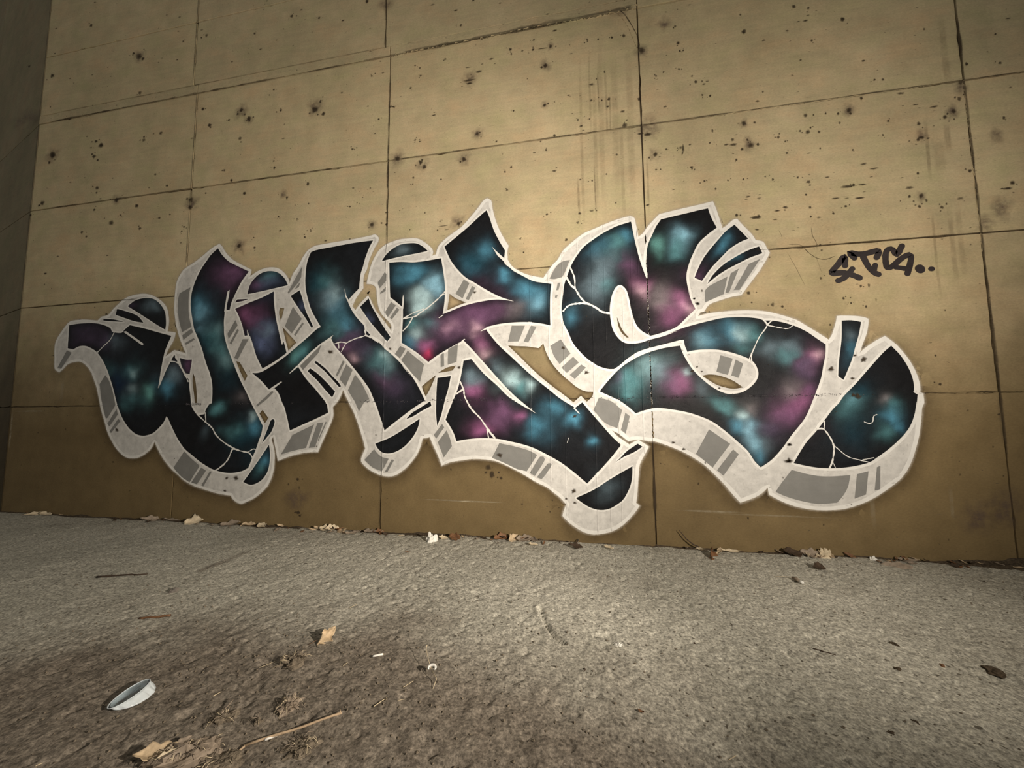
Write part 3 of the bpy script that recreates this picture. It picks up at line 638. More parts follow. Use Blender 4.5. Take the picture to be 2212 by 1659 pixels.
GLOW = '1.089,2.081,0.252,0.200,12,.45 1.395,1.996,0.118,0.094,12,.5 1.524,1.967,0.097,0.078,9,.45 1.477,1.651,0.107,0.085,1,.7 1.814,1.618,0.122,0.099,1,.7 1.852,1.610,0.056,0.046,4,.45 1.833,1.414,0.075,0.060,4,.4 1.589,1.488,0.239,0.191,13,.8 2.067,1.380,0.073,0.060,14,.8 2.325,1.545,0.117,0.096,9,.7 2.272,1.420,0.090,0.074,2,.55 2.010,2.368,0.122,0.101,9,.75 1.696,2.387,0.087,0.071,12,.5 1.824,1.307,0.093,0.075,1,.45 2.071,1.325,0.069,0.056,14,.9 1.711,1.211,0.104,0.083,1,.35 2.262,1.433,0.099,0.081,2,.5 1.985,1.260,0.092,0.074,1,.3 2.936,1.179,0.068,0.057,1,.85 3.387,1.098,0.057,0.049,4,.7 3.443,0.974,0.120,0.103,2,.8 3.210,0.925,0.090,0.076,1,.8 3.086,0.932,0.075,0.063,1,.35 3.295,0.863,0.162,0.138,0,.6 3.565,0.614,0.102,0.087,2,.9 3.490,0.546,0.087,0.074,1,.5 2.832,0.960,0.076,0.064,9,.3 3.130,2.656,0.145,0.127,5,.9 2.960,2.624,0.174,0.151,5,.6 2.645,2.247,0.089,0.075,3,.8 2.606,2.295,0.160,0.136,2,.55 2.693,2.058,0.079,0.067,3,.6 2.871,2.005,0.086,0.074,4,.6 2.788,1.950,0.226,0.192,0,.9 2.872,1.983,0.138,0.118,1,.5 3.525,2.610,0.082,0.074,1,.8 3.372,2.541,0.092,0.081,5,.7 3.514,2.516,0.165,0.147,10,.4 3.283,2.196,0.150,0.131,6,.6 3.410,2.138,0.124,0.109,5,.5 3.508,1.996,0.098,0.086,10,.9 3.426,1.843,0.115,0.100,10,.8 3.912,2.245,0.055,0.050,10,.9 3.023,1.762,0.102,0.087,4,.45 3.024,1.747,0.136,0.116,1,.5 2.934,1.830,0.086,0.073,1,.5 3.500,1.986,0.082,0.072,9,.6 3.426,1.847,0.106,0.093,10,.7 2.521,1.647,0.097,0.081,5,1.0 2.333,1.542,0.108,0.089,9,.6 2.263,1.411,0.090,0.074,2,.5 2.933,1.198,0.068,0.057,1,.7 3.209,1.321,0.091,0.078,11,.45 3.871,1.744,0.086,0.077,14,.8 3.070,1.559,0.210,0.179,0,.4 4.161,2.461,0.116,0.106,1,.8 4.266,2.306,0.073,0.067,4,.95 4.228,2.294,0.138,0.126,9,.8 4.448,2.045,0.082,0.076,2,.9 4.315,1.990,0.151,0.138,1,.5 4.067,2.482,0.156,0.143,0,.7 4.669,2.068,0.051,0.048,10,.9 4.308,2.184,0.137,0.125,2,.4 5.039,2.740,0.086,0.083,9,.9 3.955,1.776,0.093,0.083,1,.9 3.880,1.702,0.086,0.077,1,.6 4.503,1.924,0.119,0.109,12,.6 4.419,1.778,0.104,0.095,5,1.0 4.555,1.672,0.048,0.044,7,.6 4.655,1.748,0.138,0.128,12,.4 4.901,1.673,0.064,0.060,4,.75 4.837,1.642,0.128,0.119,1,.6 4.984,1.375,0.140,0.130,12,.45 4.841,1.477,0.106,0.099,5,.35 5.136,2.473,0.106,0.102,2,.85 5.052,2.439,0.114,0.109,2,.6 5.421,2.351,0.089,0.086,3,.8 5.340,2.304,0.083,0.080,3,.5 5.251,2.203,0.076,0.073,4,.6 5.856,2.647,0.086,0.086,2,.7 5.711,2.482,0.100,0.099,2,.55 6.069,2.414,0.070,0.071,2,1.0 5.366,2.326,0.089,0.087,3,.6 5.250,2.194,0.076,0.073,4,.5 5.183,1.985,0.083,0.079,1,.7 5.226,1.865,0.076,0.072,4,.5 5.375,2.002,0.068,0.066,1,.7 5.159,1.756,0.083,0.079,2,.75 5.310,1.724,0.082,0.078,6,.85 5.318,1.640,0.048,0.045,8,1.0 5.544,1.960,0.064,0.062,7,.65 5.795,1.934,0.059,0.058,7,1.0 5.802,2.069,0.196,0.193,5,.9 5.538,1.954,0.174,0.169,5,.7 5.853,1.779,0.077,0.076,6,.5 5.860,1.684,0.064,0.063,7,.5 5.993,1.560,0.063,0.062,9,.8 6.087,1.427,0.087,0.086,4,.5 5.763,1.479,0.084,0.082,9,.9 5.763,1.348,0.074,0.072,6,1.0 6.247,2.281,0.088,0.089,2,.75 6.364,2.128,0.074,0.075,3,.8 6.340,2.180,0.124,0.126,2,.5 6.182,2.044,0.094,0.095,11,.5 5.732,2.501,0.133,0.132,0,.8 6.024,2.073,0.128,0.127,5,.4 6.170,1.412,0.068,0.067,4,.75 6.323,1.360,0.049,0.049,4,.7 6.206,1.350,0.074,0.073,1,.8 5.778,1.334,0.074,0.072,6,.9 6.204,1.102,0.061,0.060,6,.7 6.050,1.145,0.106,0.104,5,.9 5.956,1.055,0.126,0.122,5,.6 5.842,0.945,0.076,0.073,6,.8 6.384,1.005,0.108,0.107,2,.65 6.680,1.051,0.058,0.059,2,1.0 6.536,1.152,0.065,0.065,2,.6 5.753,1.460,0.084,0.082,9,.9 6.856,0.847,0.045,0.046,2,.85 6.958,0.469,0.094,0.095,9,.6 7.190,2.628,0.074,0.080,2,.75 7.085,2.563,0.098,0.105,1,.8 6.910,2.573,0.100,0.106,2,.4 7.453,2.573,0.061,0.066,14,.9 7.647,2.603,0.062,0.069,3,.9 6.963,2.364,0.116,0.123,9,.75 6.872,2.236,0.117,0.123,9,.7 6.988,2.209,0.075,0.079,1,.5 7.194,2.376,0.085,0.091,5,.55 7.283,2.188,0.078,0.084,6,.5 7.282,2.147,0.050,0.054,7,.4 7.464,2.134,0.109,0.118,11,.6 7.623,2.036,0.102,0.111,6,.9 7.659,1.993,0.059,0.064,7,.8 7.635,2.531,0.065,0.072,1,.7 7.933,2.510,0.058,0.064,2,.8 7.973,2.583,0.047,0.053,2,.5 8.051,2.377,0.041,0.046,2,1.0 7.770,2.300,0.064,0.070,5,.7 7.412,2.034,0.088,0.094,11,.6 7.489,1.912,0.103,0.111,6,.6 6.637,1.983,0.072,0.074,2,.5 6.877,2.158,0.117,0.122,9,.6 7.338,1.517,0.093,0.098,4,.55 7.338,1.517,0.120,0.127,1,.6 7.186,1.400,0.083,0.087,1,.8 7.102,1.384,0.050,0.052,12,.7 7.494,1.358,0.091,0.097,5,.8 7.400,1.488,0.081,0.086,9,.8 7.174,1.304,0.100,0.104,1,.8 7.566,1.358,0.085,0.091,6,.7 7.638,1.424,0.032,0.034,4,.6 7.763,1.309,0.078,0.084,9,.7 7.763,1.703,0.057,0.063,4,.6 7.779,1.708,0.099,0.108,2,.75 8.015,1.793,0.086,0.096,2,.85 8.075,1.773,0.050,0.056,4,.6 8.156,1.775,0.065,0.073,1,.7 8.078,1.633,0.065,0.072,1,.6 8.246,1.610,0.059,0.066,9,.6 8.379,1.621,0.063,0.071,9,.7 8.380,1.545,0.053,0.060,1,.75 8.534,1.540,0.076,0.086,6,.7 8.505,1.460,0.071,0.081,12,.8 8.569,1.566,0.047,0.054,7,.5 8.404,1.301,0.072,0.081,11,.7 8.540,1.271,0.057,0.064,5,.9 8.463,1.166,0.090,0.101,6,.75 8.272,1.604,0.054,0.061,9,.6 8.816,1.556,0.060,0.069,2,.85 8.825,1.690,0.060,0.069,9,.6 7.874,1.139,0.061,0.066,1,1.0 7.928,1.193,0.061,0.066,1,.7 8.012,1.078,0.050,0.054,4,.8 7.953,0.985,0.060,0.065,2,.9 8.107,0.996,0.054,0.059,3,1.0 8.054,0.920,0.069,0.075,3,.9 8.073,0.813,0.064,0.070,3,.9 8.103,0.734,0.044,0.048,2,.8 8.100,1.142,0.059,0.065,11,.6 8.367,1.123,0.081,0.091,6,.55 8.366,1.096,0.105,0.117,5,.7 8.237,0.963,0.097,0.107,12,.55 8.180,0.803,0.063,0.069,9,.4 8.766,1.179,0.055,0.063,3,.7 8.781,1.142,0.096,0.109,1,.6 9.045,1.180,0.040,0.046,11,.7 9.104,1.097,0.066,0.076,1,.5 8.829,1.298,0.091,0.105,0,.8 9.083,1.020,0.056,0.065,2,.8 9.137,0.938,0.045,0.052,2,.8 8.708,1.143,0.064,0.073,1,.6 9.034,0.903,0.051,0.059,1,.6 8.799,0.938,0.126,0.143,0,.5'
PITS = '0.722,6.072,0.0309,0.0263 1.534,5.489,0.0526,0.0457 1.446,5.547,0.0241,0.0209 1.596,5.447,0.0285,0.0248 2.181,5.557,0.0182,0.0163 2.512,5.565,0.0265,0.0241 3.174,5.452,0.0187,0.0175 3.653,5.566,0.0240,0.0229 4.001,5.466,0.0174,0.0169 1.589,5.004,0.0330,0.0285 0.145,5.489,0.0481,0.0395 -0.279,5.698,0.0277,0.0224 1.054,4.412,0.0488,0.0406 0.955,4.278,0.0368,0.0304 1.702,4.382,0.0324,0.0277 1.703,4.421,0.0185,0.0158 1.946,4.433,0.0318,0.0275 2.633,4.424,0.0321,0.0286 2.893,4.448,0.0188,0.0170 2.526,4.640,0.0260,0.0232 3.052,4.540,0.0331,0.0301 3.160,4.424,0.0327,0.0298 3.166,4.396,0.0163,0.0149 3.057,4.201,0.0287,0.0260 3.566,4.454,0.0197,0.0183 3.991,4.390,0.0454,0.0431 4.054,4.469,0.0188,0.0180 3.465,4.715,0.0140,0.0130 3.507,3.874,0.0157,0.0144 3.517,3.793,0.0234,0.0215 2.868,3.851,0.0186,0.0166 2.973,3.720,0.0225,0.0201 1.910,3.926,0.0203,0.0173 1.046,3.864,0.0339,0.0278 1.045,3.805,0.0193,0.0159 2.089,3.765,0.0199,0.0171 0.288,4.395,0.0623,0.0502 0.236,4.299,0.0312,0.0251 0.184,3.776,0.0466,0.0369 0.009,3.634,0.0262,0.0205 1.364,3.676,0.0376,0.0312 1.671,3.572,0.0320,0.0268 1.440,3.480,0.0209,0.0173 1.031,3.592,0.0217,0.0177 3.150,3.549,0.0261,0.0234 3.940,3.558,0.0243,0.0226 2.440,3.556,0.0428,0.0371 2.436,3.464,0.0384,0.0333 1.310,3.398,0.0469,0.0386 0.868,3.327,0.0292,0.0235 0.946,3.266,0.0241,0.0195 2.011,3.385,0.0221,0.0188 2.161,3.412,0.0175,0.0149 1.742,3.288,0.0271,0.0227 2.367,3.243,0.0171,0.0147 2.339,3.191,0.0171,0.0147 3.596,3.231,0.0134,0.0122 3.825,3.181,0.0131,0.0120 3.115,2.952,0.0359,0.0316 3.314,2.913,0.0195,0.0174 3.298,3.027,0.0137,0.0122 3.927,2.972,0.0185,0.0170 3.994,3.033,0.0147,0.0136 3.691,3.437,0.0191,0.0175 5.141,4.687,0.0120,0.0121 5.193,4.651,0.0136,0.0137 5.202,4.564,0.0152,0.0154 4.654,4.661,0.0161,0.0159 4.633,4.942,0.0162,0.0161 5.468,4.696,0.0149,0.0153 5.094,4.447,0.0171,0.0171 5.631,5.035,0.0164,0.0171 5.714,4.420,0.0802,0.0133 5.818,4.493,0.0398,0.0166 5.722,4.386,0.0401,0.0133 6.148,4.620,0.0139,0.0148 6.140,4.670,0.0185,0.0197 6.362,4.623,0.0181,0.0195 6.534,4.625,0.0208,0.0225 6.452,4.617,0.0598,0.0065 6.479,4.434,0.0267,0.0288 6.371,4.723,0.0121,0.0130 6.166,4.022,0.0122,0.0128 6.466,4.031,0.0192,0.0204 6.561,4.047,0.0088,0.0094 6.693,4.092,0.0173,0.0094 5.349,4.109,0.0264,0.0100 4.745,4.163,0.0140,0.0137 4.873,4.279,0.0174,0.0172 4.908,4.274,0.0346,0.0086 5.801,3.842,0.0220,0.0226 5.995,3.733,0.0123,0.0127 5.152,3.873,0.0168,0.0167 5.203,3.849,0.0117,0.0116 4.452,3.874,0.0179,0.0172 4.961,3.701,0.0306,0.0300 5.214,3.625,0.0232,0.0329 5.256,3.570,0.0264,0.0262 5.230,3.648,0.0166,0.0164 5.667,3.596,0.0285,0.0289 6.473,3.578,0.0131,0.0139 6.138,3.453,0.0150,0.0156 6.077,3.414,0.0136,0.0140 6.547,3.361,0.0288,0.0137 5.138,3.475,0.0150,0.0147 5.134,3.407,0.0116,0.0114 5.432,3.418,0.0129,0.0129 4.473,3.446,0.0160,0.0152 4.666,3.423,0.0122,0.0117 4.443,3.249,0.0142,0.0134 4.522,3.282,0.0106,0.0100 6.096,3.230,0.0135,0.0139 4.693,3.032,0.0276,0.0263 4.856,3.015,0.0203,0.0195 5.614,2.945,0.0251,0.0250 5.424,2.988,0.0112,0.0111 5.456,2.938,0.0558,0.0063 6.471,2.947,0.0144,0.0150 6.218,2.735,0.0117,0.0120 6.644,2.684,0.0168,0.0176 6.249,2.602,0.0102,0.0104 5.400,2.901,0.0112,0.0110 6.774,3.833,0.0142,0.0153 6.880,3.824,0.0112,0.0122 6.899,4.005,0.0141,0.0154 6.996,3.989,0.0111,0.0122 7.059,3.993,0.0166,0.0183 6.953,4.209,0.0084,0.0093 7.025,4.269,0.0098,0.0108 7.112,3.442,0.0136,0.0148 6.782,3.247,0.0098,0.0105 6.889,3.222,0.0111,0.0119 7.018,3.269,0.0109,0.0118 6.752,2.835,0.0111,0.0117 7.092,2.988,0.0108,0.0116 6.920,2.935,0.0109,0.0117 7.189,3.715,0.0271,0.0299 7.386,3.595,0.0396,0.0206 7.327,3.612,0.0333,0.0118 7.445,3.396,0.0235,0.0261 7.538,3.434,0.0116,0.0130 7.446,3.254,0.0117,0.0130 7.483,3.253,0.0078,0.0086 7.658,3.431,0.0153,0.0173 7.671,3.379,0.0102,0.0115 7.659,4.595,0.0131,0.0152 7.679,4.427,0.0183,0.0210 7.689,4.349,0.0130,0.0150 7.479,4.144,0.0119,0.0135 7.543,4.169,0.0105,0.0120 7.675,4.174,0.0117,0.0134 7.547,3.836,0.0235,0.0118 7.361,4.421,0.0338,0.0382 7.325,3.948,0.0188,0.0210 7.363,2.936,0.0209,0.0114 6.878,4.623,0.0143,0.0158 6.978,4.607,0.0113,0.0126 7.104,4.600,0.0139,0.0156 7.209,4.596,0.0193,0.0217 6.556,3.712,0.0174,0.0185 6.423,3.670,0.0103,0.0109 4.578,5.538,0.0293,0.0293 8.621,4.577,0.0188,0.0230 8.201,4.592,0.0111,0.0133 8.729,4.538,0.0139,0.0171 8.700,4.429,0.0255,0.0128 8.975,4.384,0.0202,0.0251 8.219,4.425,0.0246,0.0292 8.735,4.237,0.0115,0.0141 7.808,4.028,0.0178,0.0205 7.875,3.994,0.0202,0.0088 7.857,3.894,0.0114,0.0131 7.920,3.876,0.0125,0.0145 8.291,3.763,0.0216,0.0113 8.338,3.840,0.0107,0.0127 8.176,3.578,0.0242,0.0281 8.079,3.444,0.0170,0.0197 8.083,3.398,0.0425,0.0168 8.218,3.372,0.0263,0.0306 8.194,3.424,0.0120,0.0140 7.897,3.440,0.0099,0.0114 7.923,3.550,0.0099,0.0228 8.432,3.413,0.0152,0.0179 8.488,3.264,0.0127,0.0150 8.482,3.368,0.0093,0.0110 8.654,3.425,0.0205,0.0245 8.598,3.444,0.0115,0.0137 8.646,3.574,0.0183,0.0219 8.795,3.568,0.0090,0.0109 8.884,3.553,0.0133,0.0162 8.963,3.567,0.0220,0.0269 8.890,3.470,0.0122,0.0148 9.222,3.795,0.0118,0.0147 9.163,3.803,0.0108,0.0134 9.232,3.433,0.0117,0.0145 9.059,3.660,0.0153,0.0188 9.186,3.320,0.0096,0.0118 8.735,3.270,0.0090,0.0107 8.100,3.258,0.0121,0.0139 7.739,3.240,0.0201,0.0142 7.742,3.226,0.0101,0.0113 7.677,3.421,0.0127,0.0431 9.034,3.094,0.0323,0.0118 8.967,3.223,0.0098,0.0119 9.101,3.046,0.0427,0.0104 8.632,2.993,0.0203,0.0160 8.555,3.040,0.0114,0.0134 8.769,3.016,0.0222,0.0079 8.912,2.919,0.0599,0.0157 8.951,2.927,0.0130,0.0157 8.370,3.047,0.0117,0.0136 8.145,3.078,0.0108,0.0124 7.837,3.100,0.0112,0.0126 7.923,3.019,0.0110,0.0125 8.173,2.920,0.0262,0.0109 8.987,2.812,0.0484,0.0104 8.608,2.885,0.0113,0.0133 8.448,2.794,0.0252,0.0160 8.630,2.773,0.0135,0.0158 8.884,2.754,0.0131,0.0156 8.075,2.767,0.0168,0.0191 8.222,2.730,0.0529,0.0189 8.246,2.741,0.0141,0.0162 8.793,2.703,0.0110,0.0130 8.630,2.694,0.0101,0.0118 9.435,3.378,0.0165,0.0207 9.441,3.260,0.0288,0.0180 9.419,3.244,0.0144,0.0180 9.613,3.406,0.0182,0.0231 9.673,3.445,0.0181,0.0231 9.717,3.542,0.0180,0.0231 9.739,3.675,0.0201,0.0258 9.549,3.504,0.0409,0.0104 9.537,4.175,0.0104,0.0134 9.330,2.857,0.0361,0.0152 9.402,2.782,0.0204,0.0252 9.435,2.740,0.0122,0.0151 9.385,2.695,0.0163,0.0201 9.396,2.968,0.0123,0.0153 9.531,2.673,0.0140,0.0174 10.005,3.791,0.0136,0.0179 9.998,4.036,0.0088,0.0116 9.988,3.340,0.0135,0.0175 9.991,2.813,0.0171,0.0219 9.792,3.823,0.0140,0.0181 9.735,2.943,0.0157,0.0199 8.681,2.448,0.0111,0.0129 8.313,3.079,0.0094,0.0109 8.024,3.083,0.0097,0.0111 8.941,2.089,0.0127,0.0150 8.668,2.173,0.0131,0.0153 8.132,2.087,0.0175,0.0196 8.306,1.978,0.0171,0.0193 3.946,0.469,0.0209,0.0181 3.970,0.146,0.0259,0.0223 5.903,0.618,0.0302,0.0290 5.937,0.557,0.0344,0.0330 8.708,1.788,0.0097,0.0112 8.816,1.996,0.0128,0.0150 8.865,1.955,0.0096,0.0112 8.965,1.923,0.0094,0.0111 9.392,1.517,0.0088,0.0106 9.403,1.298,0.0117,0.0140 8.377,1.958,0.0135,0.0154'
CLOUDS = '3.990,4.408,0.1136,0.1078 3.053,4.525,0.1136,0.1034 3.161,4.415,0.0714,0.0652 2.444,3.500,0.1175,0.1018 3.115,2.952,0.1195,0.1054 -0.186,4.969,0.1902,0.1523 -0.342,4.929,0.1237,0.0984 3.642,3.473,0.0672,0.0614 1.534,5.489,0.1076,0.0936 0.288,4.395,0.1297,0.1046 1.364,3.676,0.0822,0.0682 6.479,4.434,0.0668,0.0720 6.466,4.031,0.0442,0.0472 5.801,3.842,0.0707,0.0725 4.961,3.701,0.1021,0.1001 5.667,3.596,0.0792,0.0802 5.231,3.606,0.0827,0.0820 4.693,3.032,0.0775,0.0738 5.598,2.970,0.0944,0.0940 7.402,3.652,0.1189,0.1325 7.432,3.398,0.0589,0.0654 7.361,4.421,0.0676,0.0764 7.169,4.875,0.0836,0.0945 6.534,4.625,0.0445,0.0483 5.722,4.436,0.0962,0.0996 4.797,5.453,0.0896,0.0905 7.565,4.641,0.0664,0.0764 8.963,3.567,0.0550,0.0672 8.210,3.387,0.0599,0.0696 9.442,3.273,0.0515,0.0644 9.668,3.446,0.0603,0.0769 9.736,3.643,0.0601,0.0773 9.926,3.200,0.0580,0.0748 9.402,2.776,0.0459,0.0567 8.176,3.578,0.0423,0.0492 9.548,0.334,0.1257,0.1480 9.706,0.406,0.1371,0.1634 9.898,2.625,0.0856,0.1087 9.802,2.526,0.0720,0.0907 3.939,0.266,0.1565,0.1349'
STREAKS = '6.805,2.752,4.474,0.0168,.25 6.763,2.820,3.285,0.0125,.45 6.930,2.870,4.263,0.0207,.22 6.989,2.821,4.719,0.0290,.18 7.037,3.609,4.384,0.0124,.35 7.112,2.895,4.553,0.0367,.18 7.160,2.802,3.811,0.0201,.25 7.240,2.838,4.480,0.0362,.2 6.892,3.631,4.553,0.0126,.25 6.968,3.846,4.305,0.0084,.4 7.066,3.649,4.056,0.0082,.4 6.914,2.827,3.400,0.0082,.5 7.373,2.822,3.424,0.0117,.3 9.477,2.895,3.437,0.0153,.35 9.658,3.651,4.280,0.0305,.25 9.616,3.112,3.378,0.0271,.3 9.462,1.902,2.670,0.0119,.35 9.576,2.039,2.695,0.0207,.28 9.553,2.930,3.233,0.0483,.18 9.631,2.107,2.727,0.0235,.2 9.759,0.851,1.222,0.0166,.55 6.218,0.260,0.381,0.0083,.2'
SCRATCH = [([(8.452, 2.476), (8.543, 2.460), (8.590, 2.397), (8.653, 2.341), (8.718, 2.327), (8.785, 2.349)], 0.0048, .9), ([(8.627, 2.609), (8.632, 2.530), (8.655, 2.469), (8.656, 2.391)], 0.0035, .7), ([(8.381, 2.614), (8.400, 2.572), (8.411, 2.531)], 0.0031, .6), ([(8.438, 2.410), (8.497, 2.268), (8.555, 2.109)], 0.0031, .5), ([(8.639, 2.381), (8.678, 2.215)], 0.0026, .4), ([(7.232, 4.956), (7.237, 4.870)], 0.0066, .9), ([(7.153, 4.974), (7.179, 4.873), (7.235, 4.790), (7.323, 4.585), (7.347, 4.441)], 0.0055, .8)]

def alpha_mat(name, color, rough=0.9, nscale=25, nlo=0.35, nhi=0.6, soft=0.35):
    """thin deposit: opacity from the 'dens' attribute broken up by noise"""
    k = NT(name)
    at = k.n('ShaderNodeAttribute'); at.attribute_name = 'dens'
    n = k.noise(nscale, 4, 0.65)
    a = k.math('MULTIPLY', at.outputs['Fac'], k.ramp(n, [(nlo, soft), (nhi, 1.0)]), clamp=True)
    k.l(a, k.b.inputs['Alpha'])
    return k.set(color, rough, 0.15)

def disc_cluster(name, items, y, mat, parent, rings=((0, 1.0), (0.55, 0.95), (1.0, 0.55), (1.5, 0.0)), jag=0.35, nseg=12, sd=1):
    V, F, A = [], [], []
    rr = random.Random(sd)
    for (x, z, rx, rz, dens) in items:
        base = len(V)
        jj = [1 + rr.uniform(-jag, jag) for _ in range(nseg)]
        V.append((x, y, z)); A.append(dens)
        for r, d in rings[1:]:
            for i in range(nseg):
                t = 2 * math.pi * i / nseg
                k = 1 + (jj[i] - 1) * min(1, r)
                V.append((x + rx * r * k * math.cos(t), y, z + rz * r * k * math.sin(t))); A.append(dens * d)
        for i in range(nseg):
            F.append((base, base + 1 + i, base + 1 + (i + 1) % nseg))
        for q in range(len(rings) - 2):
            a0 = base + 1 + q * nseg; b0 = a0 + nseg
            for i in range(nseg):
                j = (i + 1) % nseg
                F.append((a0 + i, b0 + i, b0 + j, a0 + j))
    A = np.array(A)
    ob = link_mesh(name, V, F, mat, parent, attr={'dens': np.stack([A, A, A, A], 1)})
    ob['kind'] = 'stuff'
    return ob

M_PIT = alpha_mat('pit_grime', (0.045, 0.032, 0.020), 0.95, 60, 0.25, 0.5, 0.6)
M_CLOUD = alpha_mat('rust_bloom', (0.13, 0.092, 0.076), 0.95, 14, 0.35, 0.62, 0.15)
M_STREAK = alpha_mat('water_streak', (0.17, 0.13, 0.078), 0.9, 9, 0.35, 0.62, 0.25)
M_PALE = alpha_mat('lime_streak', (0.42, 0.36, 0.25), 0.9, 14, 0.35, 0.6, 0.2)
pit_items = []
for t in PITS.split():
    x, z, rx, rz = map(float, t.split(','))
    pit_items.append((x, z, rx * 0.62, rz * 0.62, random.uniform(0.6, 0.95)))
    for _ in range(random.choice((0, 1, 1, 2, 3))):
        a = random.uniform(0, 6.28); d = random.uniform(1.0, 2.6) * max(rx, rz)
        k = random.uniform(0.15, 0.4)
        pit_items.append((x + d * math.cos(a) * 1.3, z + d * math.sin(a) * 0.8, rx * k, rz * k, random.uniform(0.5, 0.95)))
for _ in range(260):                                   # fine bug holes over the bare concrete
    x = random.uniform(0.1, 12.0); z = random.uniform(2.2, 6.9)
    r = random.uniform(0.003, 0.009)
    pit_items.append((x, z, r * random.uniform(0.8, 2.6), r, random.uniform(0.35, 0.9)))
for _ in range(110):
    x = random.uniform(0.1, 12.0); z = random.uniform(0.1, 2.2)
    r = random.uniform(0.003, 0.008)
    pit_items.append((x, z, r, r * random.uniform(0.8, 2.0), random.uniform(0.3, 0.7)))
disc_cluster('pit_marks', pit_items, -0.0034, M_PIT, wall_back, jag=0.25, sd=3)
cl = []
for t in CLOUDS.split():
    x, z, rx, rz = map(float, t.split(','))
    cl.append((x, z, rx * 0.9, rz * 0.9, 0.7))
disc_cluster('rust_blooms', cl, -0.0028, M_CLOUD, wall_back, rings=((0, 1), (0.35, 0.75), (0.7, 0.35), (1.2, 0.0)), jag=0.3, sd=5)

def streaks(name, items, y, mat, parent):
    V, F, A = [], [], []
    for (x, z0, z1, w, d) in items:
        n = 14
        b = len(V)
        for i in range(n + 1):
            t = i / n
            zz = z1 + (z0 - z1) * t
            e = min(1, t / 0.25, (1 - t) / 0.25) * d * 0.75
            xx = x + 0.006 * float(vnoise(zz, x, 3, 4))
            for a, k in ((-1.0, 0), (-0.45, 1), (0.45, 1), (1.0, 0)):
                V.append((xx + a * w, y, zz)); A.append(k * e)
            if i:
                r = b + 4 * i
                for q in range(3):
                    F.append((r - 4 + q, r - 3 + q, r + 1 + q, r + q))
    A = np.array(A)
    ob = link_mesh(name, V, F, mat, parent, attr={'dens': np.stack([A, A, A, A], 1)})
    ob['kind'] = 'stuff'
    return ob
st = [tuple(map(float, t.split(','))) for t in STREAKS.split()]
streaks('water_streaks', st, -0.0022, M_STREAK, wall_back)
# grime gathered along the open joints
def joint_grime(name, paths, y, mat, parent, sd=0):
    V, F, A = [], [], []
    for q, (path, w, d) in enumerate(paths):
        P = smooth_loop([(a, b, False) for a, b in path], 0.02, closed=False)
        b0 = len(V)
        for i, (x, z) in enumerate(P):
            p2 = P[min(i + 1, len(P) - 1)]; p1 = P[max(i - 1, 0)]
            t = np.array([p2[0] - p1[0], p2[1] - p1[1]]); t /= max(np.linalg.norm(t), 1e-6)
            nx, nz = -t[1], t[0]
            k = 0.55 + 0.45 * float(vnoise(i * 0.11, q, 1.0, sd)) + 0.5 * max(0, float(vnoise(i * 0.33, q + 9, 1.0, sd + 2)))
            e = d * min(1.0, 0.5 + 0.8 * abs(float(vnoise(i * 0.07, q + 5, 1.0, sd + 4)))) * min(1, i / 2, (len(P) - 1 - i) / 2)
            for a, m_ in ((-1.6, 0), (-0.5, 1), (0.5, 1), (1.6, 0)):
                V.append((x + nx * a * w * k, y, z + nz * a * w * k)); A.append(m_ * e)
            if i:
                rr_ = b0 + 4 * i
                for c in range(3):
                    F.append((rr_ - 4 + c, rr_ - 3 + c, rr_ + 1 + c, rr_ + c))
    A = np.array(A)
    ob = link_mesh(name, V, F, mat, parent, attr={'dens': np.stack([A, A, A, A], 1)})
    ob['kind'] = 'stuff'
JP = [([(2.37, 6.2), (2.37, 4.97)], 0.009, 0.95), ([(2.435, 4.84), (2.435, 3.69), (2.435, 2.80)], 0.008, 0.9), ([(4.80, 5.7), (4.80, 4.96)], 0.008, 0.9),
      ([(4.87, 4.84), (4.86, 3.7), (4.86, 2.75)], 0.007, 0.9), ([(7.335, 4.5), (7.335, 3.7), (7.335, 2.9)], 0.007, 0.85), ([(9.762, 4.9), (9.762, 3.6), (9.762, 2.4), (9.765, 1.5), (9.765, 0.75)], 0.009, 0.85),
      ([(0.2, H4), (2.4, H4), (4.9, H4), (7.3, H4)], 0.011, 0.8), ([(0.3, H4U), (2.4, H4U), (5.0, H4U)], 0.006, 0.5), ([(0.3, H3), (3, H3), (6, H3), (9, H3), (12, H3)], 0.006, 0.75),
      ([(0.3, H2), (1.8, H2)], 0.006, 0.6), ([(8.2, H2), (9, H2), (10, H2), (12, H2)], 0.005, 0.7), ([(7.328, 0.95), (7.328, 0.1)], 0.009, 0.95), ([(4.845, 0.55), (4.845, 0.05)], 0.008, 0.6), ([(0.0, 6.9), (0.0, 0.1)], 0.012, 0.6), ([(5.0, H4 + .01), (6.0, H4 + .015), (7.3, H4 + .02)], 0.02, 0.6)]
joint_grime('joint_grime', JP, -0.0070, M_PIT, wall_back, 3)
joint_grime('scratches', SCRATCH, -0.0026, M_PIT, wall_back, 8)
pale = [(0.03, 0.72, 1.2, 0.018, 0.9), (5.33, 0.34, 0.36, 0.30, 0.0), (0.78, 1.27, 1.55, 0.03, 0.45), (8.9, 0.2, 0.6, 0.02, 0.25), (9.4, 0.3, 0.55, 0.015, 0.3)]
streaks('lime_streaks', pale, -0.0020, M_PALE, wall_back)
